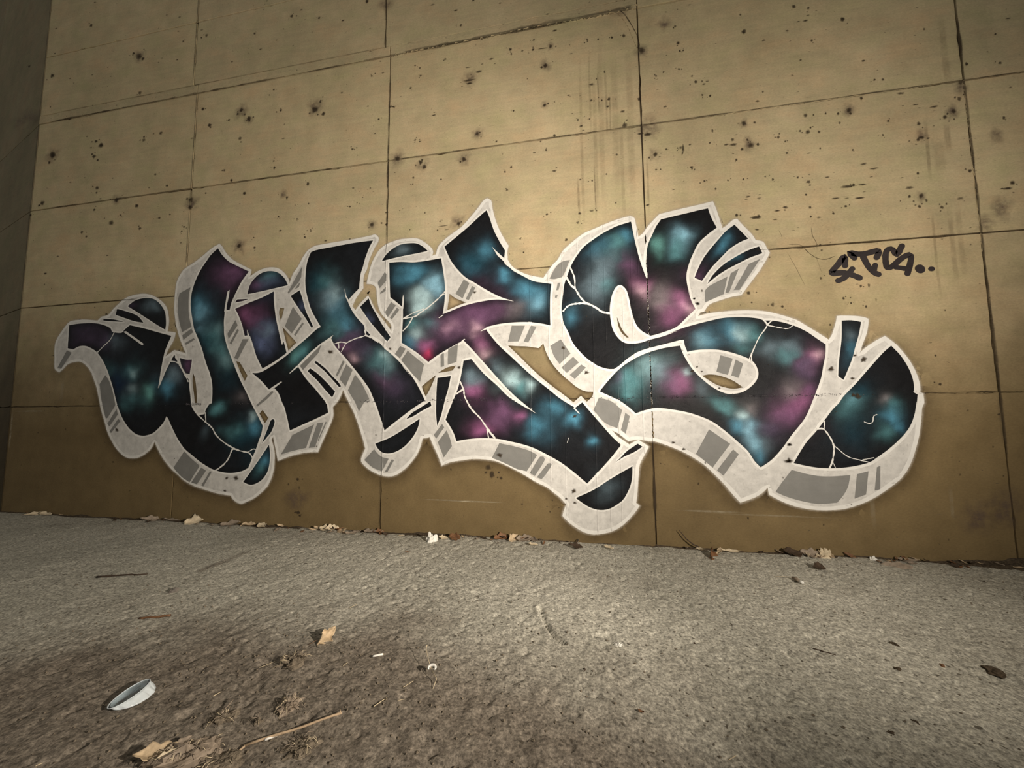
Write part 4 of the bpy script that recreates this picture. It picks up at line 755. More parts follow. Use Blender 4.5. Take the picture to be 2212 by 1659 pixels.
# chalky horizontal scuffs low on the wall
disc_cluster('lime_scuffs', [(5.75, 0.312, 0.22, 0.006, 0.8), (5.45, 0.316, 0.14, 0.005, 0.6), (7.75, 0.30, 0.22, 0.007, 0.55), (8.2, 0.285, 0.3, 0.006, 0.4), (0.35, 1.18, 0.2, 0.01, 0.5)], -0.0022, M_PALE, wall_back, jag=0.2, sd=9)

# ------------------------------------------------------------------ the mural
def paint_mat(name, color, var=0.1, rough=0.55, spec=0.4, dirt=0.0, nscale=9):
    k = NT(name)
    n = k.noise(nscale, 5, 0.62)
    c = k.ramp(n, [(0.3, tuple(x * (1 - var) for x in color)), (0.7, tuple(min(1, x * (1 + var)) for x in color))])
    if dirt:
        d = k.noise(34, 4, 0.6)
        c = k.mix(k.ramp(d, [(0.60, 0.0), (0.76, dirt)]), c, tuple(x * 0.35 for x in color))
    f = k.noise(150, 3, 0.6)
    k.bump(f, 0.25, 0.0025)
    return k.set(c, rough, spec)

M_WHITE = paint_mat('white_spray_paint', (0.535, 0.522, 0.492), 0.17, 0.55, 0.3, 0.55, 14)
M_LINE = paint_mat('white_line_paint', (0.68, 0.67, 0.635), 0.07, 0.5, 0.3)
M_GREY = paint_mat('grey_spray_paint', (0.190, 0.188, 0.176), 0.08, 0.6, 0.25)
M_TAG = paint_mat('black_marker_paint', (0.026, 0.020, 0.020), 0.3, 0.5, 0.35)

def galaxy_mat():
    k = NT('galaxy_spray_paint')
    at = k.n('ShaderNodeAttribute'); at.attribute_name = 'paint'
    n1 = k.noise(10, 5, 0.6, dist=0.6)
    n2 = k.noise(160, 2, 0.5)
    c = k.mix(0.85, at.outputs['Color'], k.ramp(n1, [(0.25, 0.72), (0.75, 1.28)]), 'MULTIPLY')
    c = k.mix(0.5, c, k.ramp(n2, [(0.3, 0.75), (0.7, 1.3)]), 'MULTIPLY')
    k.bump(k.math('ADD', k.noise(150, 3, 0.6), k.math('MULTIPLY', k.noise(22, 3, 0.6), 0.7)), 0.25, 0.0028)
    return k.set(c, 0.45, 0.07)
M_GALAXY = galaxy_mat()

mural = thing('graffiti_mural', 'big spray painted graffiti lettering with galaxy fill and white outline on concrete wall', 'graffiti', (5.0, 0, 0.15))
def mural_part(name, V, F, y, mat, attr=None):
    V = np.asarray(V)
    yy = -y - relief(V[:, 0], V[:, 1])
    verts = np.stack([V[:, 0] - 5.0, yy, V[:, 1] - 0.15], 1)
    return link_mesh(name, verts, F, mat, mural, attr=attr)

def lines(a, b, step, extra=()):
    L = list(np.arange(math.floor(a / step) * step, b + step, step)) + list(extra)
    return sorted(set(round(v, 5) for v in L))
ridge_z = [H1 + d for d in (-0.018, -0.010, -0.005, 0.0, 0.005, 0.010, 0.018)]
ridge_x = [VX[2] + d for d in (-0.012, -0.006, 0, 0.006, 0.012)] + [d + e for d in DRIPS for e in (-0.006, -0.003, 0, 0.003, 0.006)]
JX = 7.334
ridge_x += [JX - 0.0042, JX + 0.0042]

def open_joint(V, F):
    """leave the open vertical joint unpainted"""
    out = []
    for f in F:
        c = sum(V[i][0] for i in f) / len(f)
        if abs(c - JX) < 0.0042:
            continue
        out.append(f)
    V = np.array(V)
    near = np.abs(np.abs(V[:, 0] - JX) - 0.0042) < 1e-4
    V[near, 0] += np.sign(V[near, 0] - JX) * (-0.003 + 0.006 * rng.random(near.sum()))
    return V, out

# white silhouette with the bare-wall holes
outer = smooth_loop(pts_of(WHITE_OUTLINE), 0.03)
holes = [smooth_loop(pts_of(l), 0.03) for l in WHITE_HOLES.split('\n')]
V, F = gridded([outer] + holes, lines(0, 10, 0.05, ridge_x), lines(0, 4, 0.08, ridge_z))
V, F = open_joint(V, F)
mural_part('outline', V, F, 0.0030, M_WHITE)

# brighter line work: along the silhouette and around every letter fill
def ring(loop, width, outward):
    P = np.array(loop)
    n = len(P)
    T = np.roll(P, -1, 0) - np.roll(P, 1, 0)
    T /= np.maximum(np.linalg.norm(T, axis=1, keepdims=True), 1e-6)
    N = np.stack([T[:, 1], -T[:, 0]], 1)
    area = 0.5 * np.sum(P[:, 0] * np.roll(P[:, 1], -1) - np.roll(P[:, 0], -1) * P[:, 1])
    N = N if (area > 0) == outward else -N
    wv = width * (1 + 0.16 * vnoise(P[:, 0], P[:, 1], 9, 61))[:, None]
    V = np.concatenate([P - N * 0.003, P + N * wv])
    F = [(i, (i + 1) % n, n + (i + 1) % n, n + i) for i in range(n)]
    return V, F
V, F = ring(outer, 0.026, False)
mural_part('outline_stroke', V, F, 0.0034, M_LINE)
for i, l in enumerate(FILLS.split('\n')):
    lp = smooth_loop(pts_of(l.split('|')[1]), 0.025)
    V, F = ring(lp, 0.020 if l.startswith('letter|') else 0.013, True)
    mural_part('outline_stroke', V, F, 0.0035 + 0.00001 * i, M_LINE)

# soft overspray around the outline
def fringe(name, loop, width, dens_fn, y, mat, inward=False):
    n = len(loop)
    P = np.array(loop)
    T = np.roll(P, -2, 0) - np.roll(P, 2, 0)
    T /= np.maximum(np.linalg.norm(T, axis=1, keepdims=True), 1e-6)
    N = np.stack([T[:, 1], -T[:, 0]], 1)
    area = 0.5 * np.sum(P[:, 0] * np.roll(P[:, 1], -1) - np.roll(P[:, 0], -1) * P[:, 1])
    if area < 0:
        N = -N
    if inward:
        N = -N
    V, A, F = [], [], []
    for k, (o, d) in enumerate(((-0.004, 1.0), (0.25, 0.75), (0.6, 0.28), (1.0, 0.0))):
        for i in range(n):
            wv = width * (1 + 0.25 * float(vnoise(P[i, 0], P[i, 1], 5, 2)))
            q = P[i] + N[i] * (o if o < 0 else o * wv)
            V.append(q); A.append(d * dens_fn(P[i, 0], P[i, 1]))
    for k in range(3):
        for i in range(n):
            j = (i + 1) % n
            F.append((k * n + i, k * n + j, (k + 1) * n + j, (k + 1) * n + i))
    A = np.array(A)
    return mural_part(name, V, F, y, mat, attr={'dens': np.stack([A, A, A, A], 1)})
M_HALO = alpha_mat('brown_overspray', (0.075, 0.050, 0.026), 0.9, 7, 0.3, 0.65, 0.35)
M_FRINGE = alpha_mat('white_overspray', (0.55, 0.49, 0.40), 0.8, 45, 0.3, 0.6, 0.4)
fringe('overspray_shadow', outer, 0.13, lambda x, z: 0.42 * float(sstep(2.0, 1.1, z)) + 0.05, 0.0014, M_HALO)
fringe('overspray', outer, 0.022, lambda x, z: 0.85, 0.0022, M_FRINGE)
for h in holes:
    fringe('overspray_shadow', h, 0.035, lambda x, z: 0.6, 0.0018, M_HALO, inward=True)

# grey blocks of the painted 3D sides
for l in GREY_BARS.split('\n'):
    lp = smooth_loop(pts_of(l), 0.03)
    V, F = gridded([lp], lines(0, 10, 0.06, ridge_x), lines(0, 4, 0.08, ridge_z))
    V, F = open_joint(V, F)
    if F:
        mural_part('shading_block', V, F, 0.0042, M_GREY)

# galaxy colours
PAL = [srgb(22, 52, 64), srgb(76, 122, 128), srgb(72, 126, 150), srgb(124, 168, 188), srgb(176, 206, 212), srgb(98, 68, 96), srgb(138, 84, 122),
       srgb(212, 178, 190), srgb(172, 56, 92), srgb(94, 112, 122), srgb(80, 90, 120), srgb(114, 108, 110), srgb(80, 66, 90), srgb(20, 38, 62), srgb(96, 148, 144)]
GL = [tuple(map(float, t.split(','))) for t in GLOW.split()]
def galaxy(x, z):
    wx = x + 0.05 * vnoise(x, z, 3.2, 31) + 0.035 * vnoise(x, z, 8.5, 32) + 0.015 * vnoise(x, z, 19, 36)
    wz = z + 0.05 * vnoise(x, z, 3.2, 33) + 0.035 * vnoise(x, z, 8.5, 34) + 0.015 * vnoise(x, z, 19, 37)
    c = np.tile(np.array([[0.0085, 0.0085, 0.0095]]), (len(x), 1))
    haze = np.clip(vnoise(x, z, 2.2, 35) * 0.5 + 0.25, 0, 1)[:, None]
    c = c + haze * np.array([[0.004, 0.007, 0.010]])
    for gx, gz, rx, rz, ci, s in GL:
        d2 = ((wx - gx) / (rx * 0.92)) ** 2 + ((wz - gz) / (rz * 0.92)) ** 2
        w = np.clip(s * (0.80 * np.exp(-d2 * 1.15) + 0.20 * np.exp(-d2 * 0.40)), 0, 1)[:, None]
        c = c * (1 - w) + np.array([PAL[int(ci)]]) * w
    return c

def fill_part(name, ctrl, lab=None):
    lp = smooth_loop(ctrl, 0.025)
    V, F = gridded([lp], lines(0, 10, 0.028, ridge_x), lines(0, 4, 0.028, ridge_z))
    V, F = open_joint(V, F)
    P = np.array(lp)
    dist = np.full(len(V), 9.0)
    for q in range(0, len(V), 2000):
        dd = np.hypot(V[q:q+2000, 0, None] - P[None, :, 0], V[q:q+2000, 1, None] - P[None, :, 1])
        dist[q:q+2000] = dd.min(1)
    fade = (0.42 + 0.58 * sstep(0.0, 0.075, dist + 0.012 * vnoise(V[:, 0], V[:, 1], 7, 55)))[:, None]
    c = galaxy(V[:, 0], V[:, 1])
    c = np.array([[0.0085, 0.0085, 0.0095]]) * (1 - fade) + c * fade * 1.12      # the painter left the fill black along its edge
    o = mural_part(name, V, F, 0.0045, M_GALAXY, attr={'paint': c})
    if lab:
        o['label'] = lab
    return o
for l in FILLS.split('\n'):
    nm, path = l.split('|')
    fill_part('letter_fill' if nm == 'letter' else 'fill_accent', pts_of(path))

# thin white lightning cracks and the long highlight spikes
def stroke_mesh(path, w, cap=6, jitter=0.0, sd=0):
    rr = random.Random(sd)
    P = smooth_loop([(a, b, False) for a, b, _ in path], 0.02, closed=False)
    V, F = [], []
    n = len(P)
    L, Rr = [], []
    for i in range(n):
        p = np.array(P[max(i-1, 0)]); q = np.array(P[min(i+1, n-1)])
        d = q - p; d /= max(np.linalg.norm(d), 1e-6)
        nn = np.array([-d[1], d[0]])
        ww = w / 2 * (1 + rr.uniform(-jitter, jitter))
        V.append(np.array(P[i]) + nn * ww); V.append(np.array(P[i]) - nn * ww)
        if i:
            b = 2 * i
            F.append((b - 2, b - 1, b + 1, b))
    for e, (c, d) in enumerate(((P[0], (P[0][0]-P[1][0], P[0][1]-P[1][1])), (P[-1], (P[-1][0]-P[-2][0], P[-1][1]-P[-2][1])))):
        a0 = math.atan2(d[1], d[0])
        b = len(V); V.append(np.array(c))
        for k in range(cap + 1):
            t = a0 - math.pi / 2 + math.pi * k / cap
            V.append(np.array(c) + w / 2 * np.array([math.cos(t), math.sin(t)]))
        for k in range(cap):
            F.append((b, b + 1 + k, b + 2 + k))
    return np.array(V), F
for i, l in enumerate(CRACKS.split('\n')):
    w, path = l.split('|')
    V, F = stroke_mesh(pts_of(path), float(w), 4, 0.45, i)
    mural_part('crack_line', V, F, 0.0058, M_LINE)
for l in SPIKES.split('\n'):
    lp = smooth_loop(pts_of(l), 0.03)
    V, F = gridded([lp], lines(0, 10, 0.06), lines(0, 4, 0.08, ridge_z))
    mural_part('highlight_line', V, F, 0.0056, M_LINE)

# glossy paint-covered crumbs of mortar along the ridge of the horizontal joint
def glossy():
    k = NT('glossy_paint_crumbs')
    n = k.noise(30, 3, 0.6)
    return k.set(k.ramp(n, [(0.4, (0.015, 0.015, 0.018)), (0.6, (0.10, 0.09, 0.10))]), 0.18, 0.9)
Vc, Fc = [], []
rr = random.Random(77)
for i in range(620):
    x = rr.choice([rr.uniform(5.2, 6.15), rr.uniform(7.0, 8.75), rr.uniform(7.0, 8.75), rr.uniform(4.6, 5.3), rr.uniform(2.55, 2.75), rr.uniform(1.9, 8.9)])
    z = H1 + rr.gauss(0, 0.006) + 0.004 * float(vnoise(np.array(x), np.array(0.0), 6, 3)); s_ = rr.uniform(0.0012, 0.0042)
    b = len(Vc); y = -0.0058 - float(relief(np.array([x]), np.array([z]))[0])
    for dx, dy, dz in ((1.5, 0, 0), (0, 0, 1), (-1.5, 0, 0), (0, 0, -1), (0, -0.9, 0)):
        Vc.append((x - 5.0 + dx * s_ * rr.uniform(.6, 1.4), y + dy * s_, z - 0.15 + dz * s_ * rr.uniform(.6, 1.4)))
    for q in range(4):
        Fc.append((b + q, b + 4, b + (q + 1) % 4))
o = link_mesh('ridge_crumbs', Vc, Fc, glossy(), mural)
o['kind'] = 'stuff'

# specks of bare concrete showing through chips in the paint
chips = []
for (x, z, r) in [(8.913, 1.5, 0.0204), (8.687, 1.438, 0.0163), (8.829, 1.355, 0.01), (8.856, 1.534, 0.0082), (8.355, 0.842, 0.0143), (8.343, 0.716, 0.0181), (7.491, 0.853, 0.0095), (7.57, 0.798, 0.0115), (8.358, 0.841, 0.0133), (8.348, 0.712, 0.0142), (7.71, 2.063, 0.0085), (7.735, 2.021, 0.0148), (7.74, 1.44, 0.0083), (7.705, 1.481, 0.0073), (7.868, 1.3, 0.0082), (6.012, 0.73, 0.0173), (5.626, 1.543, 0.0118), (6.664, 0.432, 0.016), (6.673, 0.336, 0.0103), (6.599, 0.365, 0.0092), (6.601, 1.686, 0.0131), (6.796, 1.46, 0.015), (1.64, 0.961, 0.0207), (3.124, 0.46, 0.0131), (3.238, 0.466, 0.021), (3.107, 0.333, 0.0114), (4.27, 1.736, 0.0211), (5.777, 2.248, 0.0131), (4.928, 1.746, 0.0113), (7.665, 1.446, 0.0115), (6.686, 1.077, 0.0128), (7.711, 2.065, 0.0085), (7.736, 2.016, 0.0116), (8.855, 1.219, 0.0181), (8.824, 1.225, 0.0136)]:
    chips.append((x, z, r, r * 0.8, 0.95))
rr = random.Random(44)
for _ in range(90):
    chips.append((rr.uniform(0.9, 9.0), rr.uniform(0.3, 2.9), rr.uniform(0.002, 0.006), rr.uniform(0.002, 0.005), rr.uniform(0.3, 0.8)))
V0 = None
ch = disc_cluster('paint_chips', [(x - 5.0, z - 0.15, a, b, d) for x, z, a, b, d in chips], -0.0105, M_PIT, mural, jag=0.5, sd=13)

# ------------------------------------------------------------------ the small tag at the right
tagroot = thing('graffiti_tag', 'small black marker tag of three letters and two dots beside the mural', 'graffiti', (9.0, 0, 2.05))
TS = [l.split('|') for l in TAG_STROKES.split('\n')]
def tag_part(name, idx):
    VV, FF = [], []
    for i in idx:
        w, path = TS[i]
        V, F = stroke_mesh(pts_of(path), float(w) * 1.35, 8, 0.06, 90 + i)
        b = len(VV)
        VV += [(x - 9.0, -0.0030 - 0.0001 * i, z - 2.05) for x, z in V]
        FF += [tuple(b + k for k in f) for f in F]
    return link_mesh(name, VV, FF, M_TAG, tagroot)
tag_part('letter', (0, 1)); tag_part('letter', (2, 3, 4)); tag_part('letter', (5, 6)); tag_part('dot', (7,)); tag_part('dot', (8,))

# ------------------------------------------------------------------ floor
def axis(parts):
    out = []
    for a, b, s in parts:
        out += list(np.arange(a, b - 1e-6, s))
    return np.array(out + [parts[-1][1]])
gx = axis([(-6, 1.5, 0.10), (1.5, 4.0, 0.03), (4.0, 9.4, 0.0115), (9.4, 11, 0.03), (11, 15, 0.12)])
gy = axis([(-8, -3.4, 0.12), (-3.4, -2.4, 0.04), (-2.4, -0.9, 0.0115), (-0.9, 0.02, 0.018), (0.02, 3.4, 0.3)])
X, Y = np.meshgrid(gx, gy, indexing='ij')
def dirt_at(x, y):
    d = ((x - 5.597) / 1.05) ** 2 + ((y - -2.024) / 0.62) ** 2
    d2 = ((x - 7.0) / 1.3) ** 2 + ((y + 2.75) / 0.62) ** 2
    a = np.exp(-d * 0.9) + 0.75 * np.exp(-d2 * 1.2) + 0.75 * sstep(-1.55, -2.2, y) * sstep(8.6, 7.2, x)
    (sx0, sy0), (sx1, sy1) = (4.034, -1.002), (4.054, -0.677)              # old smudge on the slab
    tt = np.clip(((x - sx0) * (sx1 - sx0) + (y - sy0) * (sy1 - sy0)) / ((sx1 - sx0) ** 2 + (sy1 - sy0) ** 2), 0, 1)
    a = a + 1.0 * np.exp(-(np.hypot(x - sx0 - tt * (sx1 - sx0), y - sy0 - tt * (sy1 - sy0)) / 0.045) ** 2)
    a = a + 0.28 * vnoise(x, y, 2.3, 41) + 0.16 * vnoise(x, y, 7, 42)
    return sstep(0.0, 1.15, a)
GOUGE = [(6.481, -1.13), (6.526, -1.328), (6.615, -1.422)]
def floor_h(x, y):
    d = dirt_at(x, y)
    left = sstep(5.2, 3.6, x)
    def rn(sc, ang, sd):
        c_, s_ = math.cos(ang), math.sin(ang)
        return vnoise(x * c_ - y * s_, x * s_ + y * c_, sc, sd)
    g = (0.0018 * rn(27, 0.5, 43) + 0.0020 * rn(41, 1.2, 44)) * (1 - 0.6 * left)
    h = g + 0.006 * rn(2.0, 0.3, 45) + 0.0030 * rn(11, 0.9, 46)
    h = h + d * (0.0035 * rn(15, 0.4, 47) + 0.0045 * np.clip(rn(30, 1.7, 48), 0, 1))
    h = h - 0.007 * sstep(0.50, 0.8, rn(33, 0.8, 49)) * (1 - 0.5 * left)
    # curved scrape in the slab
    (ax, ay), (bx, by), (cx, cy) = GOUGE
    best = np.full(np.shape(x), 9.0); side = np.zeros(np.shape(x))
    for k in range(13):
        t = k / 12
        px_ = (1-t)**2 * ax + 2*t*(1-t) * bx + t*t * cx; py_ = (1-t)**2 * ay + 2*t*(1-t) * by + t*t * cy
        dd = np.hypot(x - px_, y - py_)
        m_ = dd < best
        best = np.where(m_, dd, best); side = np.where(m_, x - px_, side)
    h = h - 0.024 * np.exp(-(best / 0.014) ** 2) + 0.010 * np.exp(-((best - 0.02) / 0.01) ** 2) * (side < 0)
    return h
Z = floor_h(X, Y)
nx_, ny_ = X.shape
verts = np.stack([X.ravel(), Y.ravel(), Z.ravel()], 1)
ii = np.arange(nx_ * ny_).reshape(nx_, ny_)
faces = np.stack([ii[:-1, :-1].ravel(), ii[1:, :-1].ravel(), ii[1:, 1:].ravel(), ii[:-1, 1:].ravel()], 1)
me = bpy.data.meshes.new('floor')
me.vertices.add(len(verts)); me.vertices.foreach_set('co', verts.astype(np.float32).ravel())
me.loops.add(faces.size); me.loops.foreach_set('vertex_index', faces.astype(np.int32).ravel())
me.polygons.add(len(faces)); me.polygons.foreach_set('loop_start', np.arange(0, faces.size, 4, dtype=np.int32))
me.polygons.foreach_set('use_smooth', np.ones(len(faces), bool))
me.update(calc_edges=True)
D = dirt_at(X, Y).ravel()
a = me.attributes.new('dirt', 'FLOAT_COLOR', 'POINT')
a.data.foreach_set('color', np.repeat(D[:, None], 4, 1).astype(np.float32).ravel())

def floor_mat():
    k = NT('floor_concrete')
    v = k.coords()
    at = k.n('ShaderNodeAttribute'); at.attribute_name = 'dirt'
    big = k.noise(1.3, 4, 0.6, v)
    grit = k.noise(85, 3, 0.7, v)
    grit2 = k.noise(26, 4, 0.65, v)
    c = k.ramp(big, [(0.3, FC1), (0.7, FC2)])
    dirtc = k.ramp(k.noise(12, 4, 0.6, v), [(0.3, FD1), (0.7, FD2)])
    c = k.mix(at.outputs['Fac'], c, dirtc)
    c = k.mix(0.9, c, k.ramp(grit, [(0.32, 0.42), (0.5, 1.0), (0.68, 1.55)]), 'MULTIPLY')
    c = k.mix(0.8, c, k.ramp(grit2, [(0.3, 0.72), (0.7, 1.28)]), 'MULTIPLY')
    mott = k.noise(48, 5, 0.75, v)
    c = k.mix(0.9, c, k.ramp(mott, [(0.35, 0.66), (0.65, 1.34)]), 'MULTIPLY')
    spk = k.noise(38, 2, 0.5, v)
    c = k.mix(k.ramp(spk, [(0.655, 0.0), (0.72, 0.85)]), c, (0.07, 0.058, 0.042))
    lit = k.noise(95, 1, 0.5, v)
    c = k.mix(k.ramp(lit, [(0.76, 0.0), (0.80, 0.55)]), c, (0.5, 0.46, 0.38))
    h = k.math('ADD', grit, k.math('MULTIPLY', grit2, 1.2))
    k.bump(h, 0.4, 0.005)
    return k.set(c, 0.9, 0.2)
FC1, FC2 = (0.385, 0.367, 0.305), (0.480, 0.455, 0.382)
FD1, FD2 = (0.155, 0.130, 0.102), (0.230, 0.198, 0.158)
me.materials.append(floor_mat())
floor = bpy.data.objects.new('floor', me)
col.objects.link(floor)
floor['kind'] = 'structure'

# ------------------------------------------------------------------ litter
def gz(x, y):
    return float(floor_h(np.array([x]), np.array([y]))[0])

M_LEAF = [simple('leaf_tan', (0.47, 0.36, 0.23), 0.65, 0.3, 40, 0.35), simple('leaf_brown', (0.17, 0.085, 0.04), 0.65, 0.3, 40, 0.4),
          simple('leaf_grey', (0.25, 0.20, 0.15), 0.7, 0.3, 40, 0.35), simple('leaf_dark', (0.055, 0.036, 0.022), 0.75, 0.25, 40, 0.4),
          simple('leaf_pale', (0.55, 0.46, 0.32), 0.6, 0.3, 40, 0.25)]
M_TWIG = simple('twig_bark', (0.42, 0.31, 0.20), 0.75, 0.3, 60, 0.3)
M_TWIGD = simple('dark_bark', (0.060, 0.042, 0.030), 0.8, 0.2, 60, 0.35)
M_STRAW = simple('dry_straw', (0.58, 0.48, 0.32), 0.6, 0.35, 80, 0.2)
M_BUTT = simple('white_paper', (0.78, 0.76, 0.70), 0.6, 0.3, 90, 0.06)
M_SOIL = simple('soil', (0.075, 0.056, 0.037), 0.95, 0.15, 70, 0.6, 0.8, 0.01)
M_CLUMP = simple('dry_clump', (0.165, 0.135, 0.098), 0.9, 0.2, 60, 0.5, 0.9, 0.01)
M_STONE = simple('stone', (0.16, 0.14, 0.12), 0.85, 0.3, 50, 0.3)

def leaf_mesh(name, length, width, curl, fold, mat, parent=None, sd=0, nl=10, nw=6, wav=0.25):
    """dry leaf blade: pointed outline, folded on the midrib, curled along its length"""
    V, F = [], []
    rr = random.Random(sd)
    ph = rr.uniform(0, 6)
    th0 = -curl / 2
    px_, pz_ = 0.0, 0.0
    ctr = []
    for i in range(nl + 1):
        t = i / nl
        th = th0 + curl * t
        ctr.append((px_, pz_, th))
        px_ += length / nl * math.cos(th); pz_ += length / nl * math.sin(th)
    for i in range(nl + 1):
        t = i / nl
        wv = width / 2 * (math.sin(math.pi * min(1, t * 0.97 + 0.015)) ** 0.75) * (1 + 0.22 * math.sin(t * 19 + ph))
        cx_, cz_, th = ctr[i]
        for j in range(nw + 1):
            s = -1 + 2 * j / nw
            yy = s * wv * math.cos(fold * abs(s))
            lift = abs(s) * wv * math.sin(fold) + wav * width * 0.3 * math.sin(t * 11 + s * 2.5 + ph) * abs(s)
            V.append((cx_ - math.sin(th) * lift, yy, cz_ + math.cos(th) * lift))
    w = nw + 1
    for i in range(nl):
        for j in range(nw):
            F.append((i*w + j, (i+1)*w + j, (i+1)*w + j + 1, i*w + j + 1))
    z0 = min(v[2] for v in V)
    V = [(x - px_ / 2, y, z - z0) for x, y, z in V]
    o = link_mesh(name, V, F, mat, parent, smooth=True)
    md = o.modifiers.new('thick', 'SOLIDIFY'); md.thickness = 0.0009; md.offset = 0
    return o

def tube(name, pts, radii, mat, parent=None, seg=7, cap=True):
    V, F = [], []
    n = len(pts)
    P = [Vector(p) for p in pts]
    for i in range(n):
        d = (P[min(i+1, n-1)] - P[max(i-1, 0)]).normalized()
        a = d.cross(Vector((0, 0, 1)))
        if a.length < 1e-3:
            a = d.cross(Vector((1, 0, 0)))
        a.normalize(); b = d.cross(a)
        for k in range(seg):
            t = 2 * math.pi * k / seg
            V.append(tuple(P[i] + (a * math.cos(t) + b * math.sin(t)) * radii[i]))
        if i:
            for k in range(seg):
                q = (k + 1) % seg
                F.append(((i-1)*seg + k, (i-1)*seg + q, i*seg + q, i*seg + k))
    F.append(tuple(range(seg))[::-1]); F.append(tuple((n-1)*seg + k for k in range(seg)))
    return link_mesh(name, V, F, mat, parent, smooth=True)

def lump(name, rx, ry, rz, mat, parent=None, sd=0, rough=0.35, nu=16, nv=9, freq=1.0):
    """irregular clod resting on z=0"""
    V, F = [], []
    for i in range(nv + 1):
        ph = math.pi / 2 * i / nv
        for j in range(nu):
            t = 2 * math.pi * j / nu
            x, y, z = math.cos(t) * math.cos(ph), math.sin(t) * math.cos(ph), math.sin(ph)
            k = 1 + rough * float(vnoise(x * 2.2 * freq + z, y * 2.2 * freq - z, 1.0, sd)) + rough * 0.7 * float(vnoise(x * 5 * freq + z * 3, y * 5 * freq, 1.0, sd + 3))
            V.append((x * rx * k, y * ry * k, max(-0.004, z * rz * k - 0.003)))
    for i in range(nv):
        for j in range(nu):
            q = (j + 1) % nu
            F.append((i*nu + j, i*nu + q, (i+1)*nu + q, (i+1)*nu + j))
    return link_mesh(name, V, F, mat, parent, smooth=False)

def place(o, p, rz=0, dz=0.0, tilt=(0, 0)):
    o.location = (p[0], p[1], gz(p[0], p[1]) + dz)
    o.rotation_euler = (tilt[0], tilt[1], rz)
    return o

# --- crushed clear plastic cup
def plastic_mat(name, trans, rough):
    k = NT(name)
    k.b.inputs['Transmission Weight'].default_value = trans
    k.b.inputs['IOR'].default_value = 1.45
    k.bump(k.noise(45, 3, 0.5), 0.35, 0.01)
    return k.set((0.90, 0.97, 1.0), rough, 0.8)
M_PLASTIC = plastic_mat('clear_plastic', 0.97, 0.05)
M_PLEAT = plastic_mat('sheen_plastic', 0.40, 0.12)  # pleats and rim whitened, so bright sky reflections sit in the colour
cp = (4.987, -2.065)
cup = thing('plastic_cup', 'crushed clear plastic cup lying on the dirt floor at left', 'plastic cup', (cp[0], cp[1], gz(*cp)), 1.524)
n = 44
top, bot = [], []
for i in range(n):
    t = 2 * math.pi * i / n
    pl = 0.5 + 0.5 * math.sin(t * 13 + 0.8)
    a_, b_ = 0.064, 0.036
    fl = 1 if math.sin(t) < 0 else 0.15                 # pleats on the near side
    top.append((a_ * math.cos(t) - 0.006, 0.012 + b_ * math.sin(t), 0.024 + 0.010 * math.cos(t) - 0.002 * math.sin(t)))
    bot.append((a_ * math.cos(t) * (0.95 + 0.05 * pl * fl) + 0.004, 0.004 + (b_ + 0.020 * (math.sin(t) < 0)) * math.sin(t) * (1 + 0.12 * pl * fl), 0.001 + 0.003 * pl * fl))
V = []
LV = 5
for k in range(LV + 1):
    s = k / LV
    for i in range(n):
        t = 2 * math.pi * i / n
        pl = math.sin(t * 13 + 0.8) * (1 if math.sin(t) < 0.1 else 0.2)
        b = 0.0030 * pl * math.sin(math.pi * s)
        p, q = top[i], bot[i]
        V.append((p[0] + (q[0]-p[0]) * s + b * math.cos(t), p[1] + (q[1]-p[1]) * s + b * math.sin(t), p[2] + (q[2]-p[2]) * s))
F = []
for k in range(LV):
    for i in range(n):
        j = (i + 1) % n
        F.append((k*n + i, (k+1)*n + i, (k+1)*n + j, k*n + j))
o = link_mesh('side_wall', V, F, M_PLEAT, cup, smooth=True)
md = o.modifiers.new('thick', 'SOLIDIFY'); md.thickness = 0.0008
V = [(-0.006, 0.012, 0.016)]; F = []
for k, s in enumerate((0.35, 0.65, 0.85, 0.97)):
    for i in range(n):
        x, y, z = top[i]
        V.append((-0.006 + (x + 0.006) * s, 0.012 + (y - 0.012) * s, z - 0.006 * (1 - s) * 2 + 0.0025 * math.sin(i * 1.7 + k * 2) * (1 - s)))
for i in range(n):
    F.append((0, 1 + i, 1 + (i + 1) % n))
for k in range(3):
    for i in range(n):
        j = (i + 1) % n
        F.append((1 + k*n + i, 1 + (k+1)*n + i, 1 + (k+1)*n + j, 1 + k*n + j))
o = link_mesh('base', V, F, M_PLASTIC, cup, smooth=True)
md = o.modifiers.new('thick', 'SOLIDIFY'); md.thickness = 0.0008
o = tube('rim', [top[i % n] for i in range(n + 1)], [0.0016] * (n + 1), M_PLEAT, cup, 6)

# --- the big curled leaf in the middle of the floor
lp_ = (5.465, -1.585)
big = thing('dry_leaf', 'curled tan dry leaf standing up on the floor, casting a wide shadow', 'leaf', (lp_[0], lp_[1], gz(*lp_)), R(62))
o = leaf_mesh('blade', 0.115, 0.082, 1.7, 0.75, M_LEAF[0], big, 5, 14, 8, 0.5)
o.rotation_euler = (R(62), R(-18), R(10)); o.location = (0, 0, 0.012)
o = tube('stem', [(-0.045, 0, 0.012), (-0.06, 0.004, 0.006), (-0.075, 0.012, 0.003)], [0.0012, 0.001, 0.0008], M_LEAF[1], big, 5)

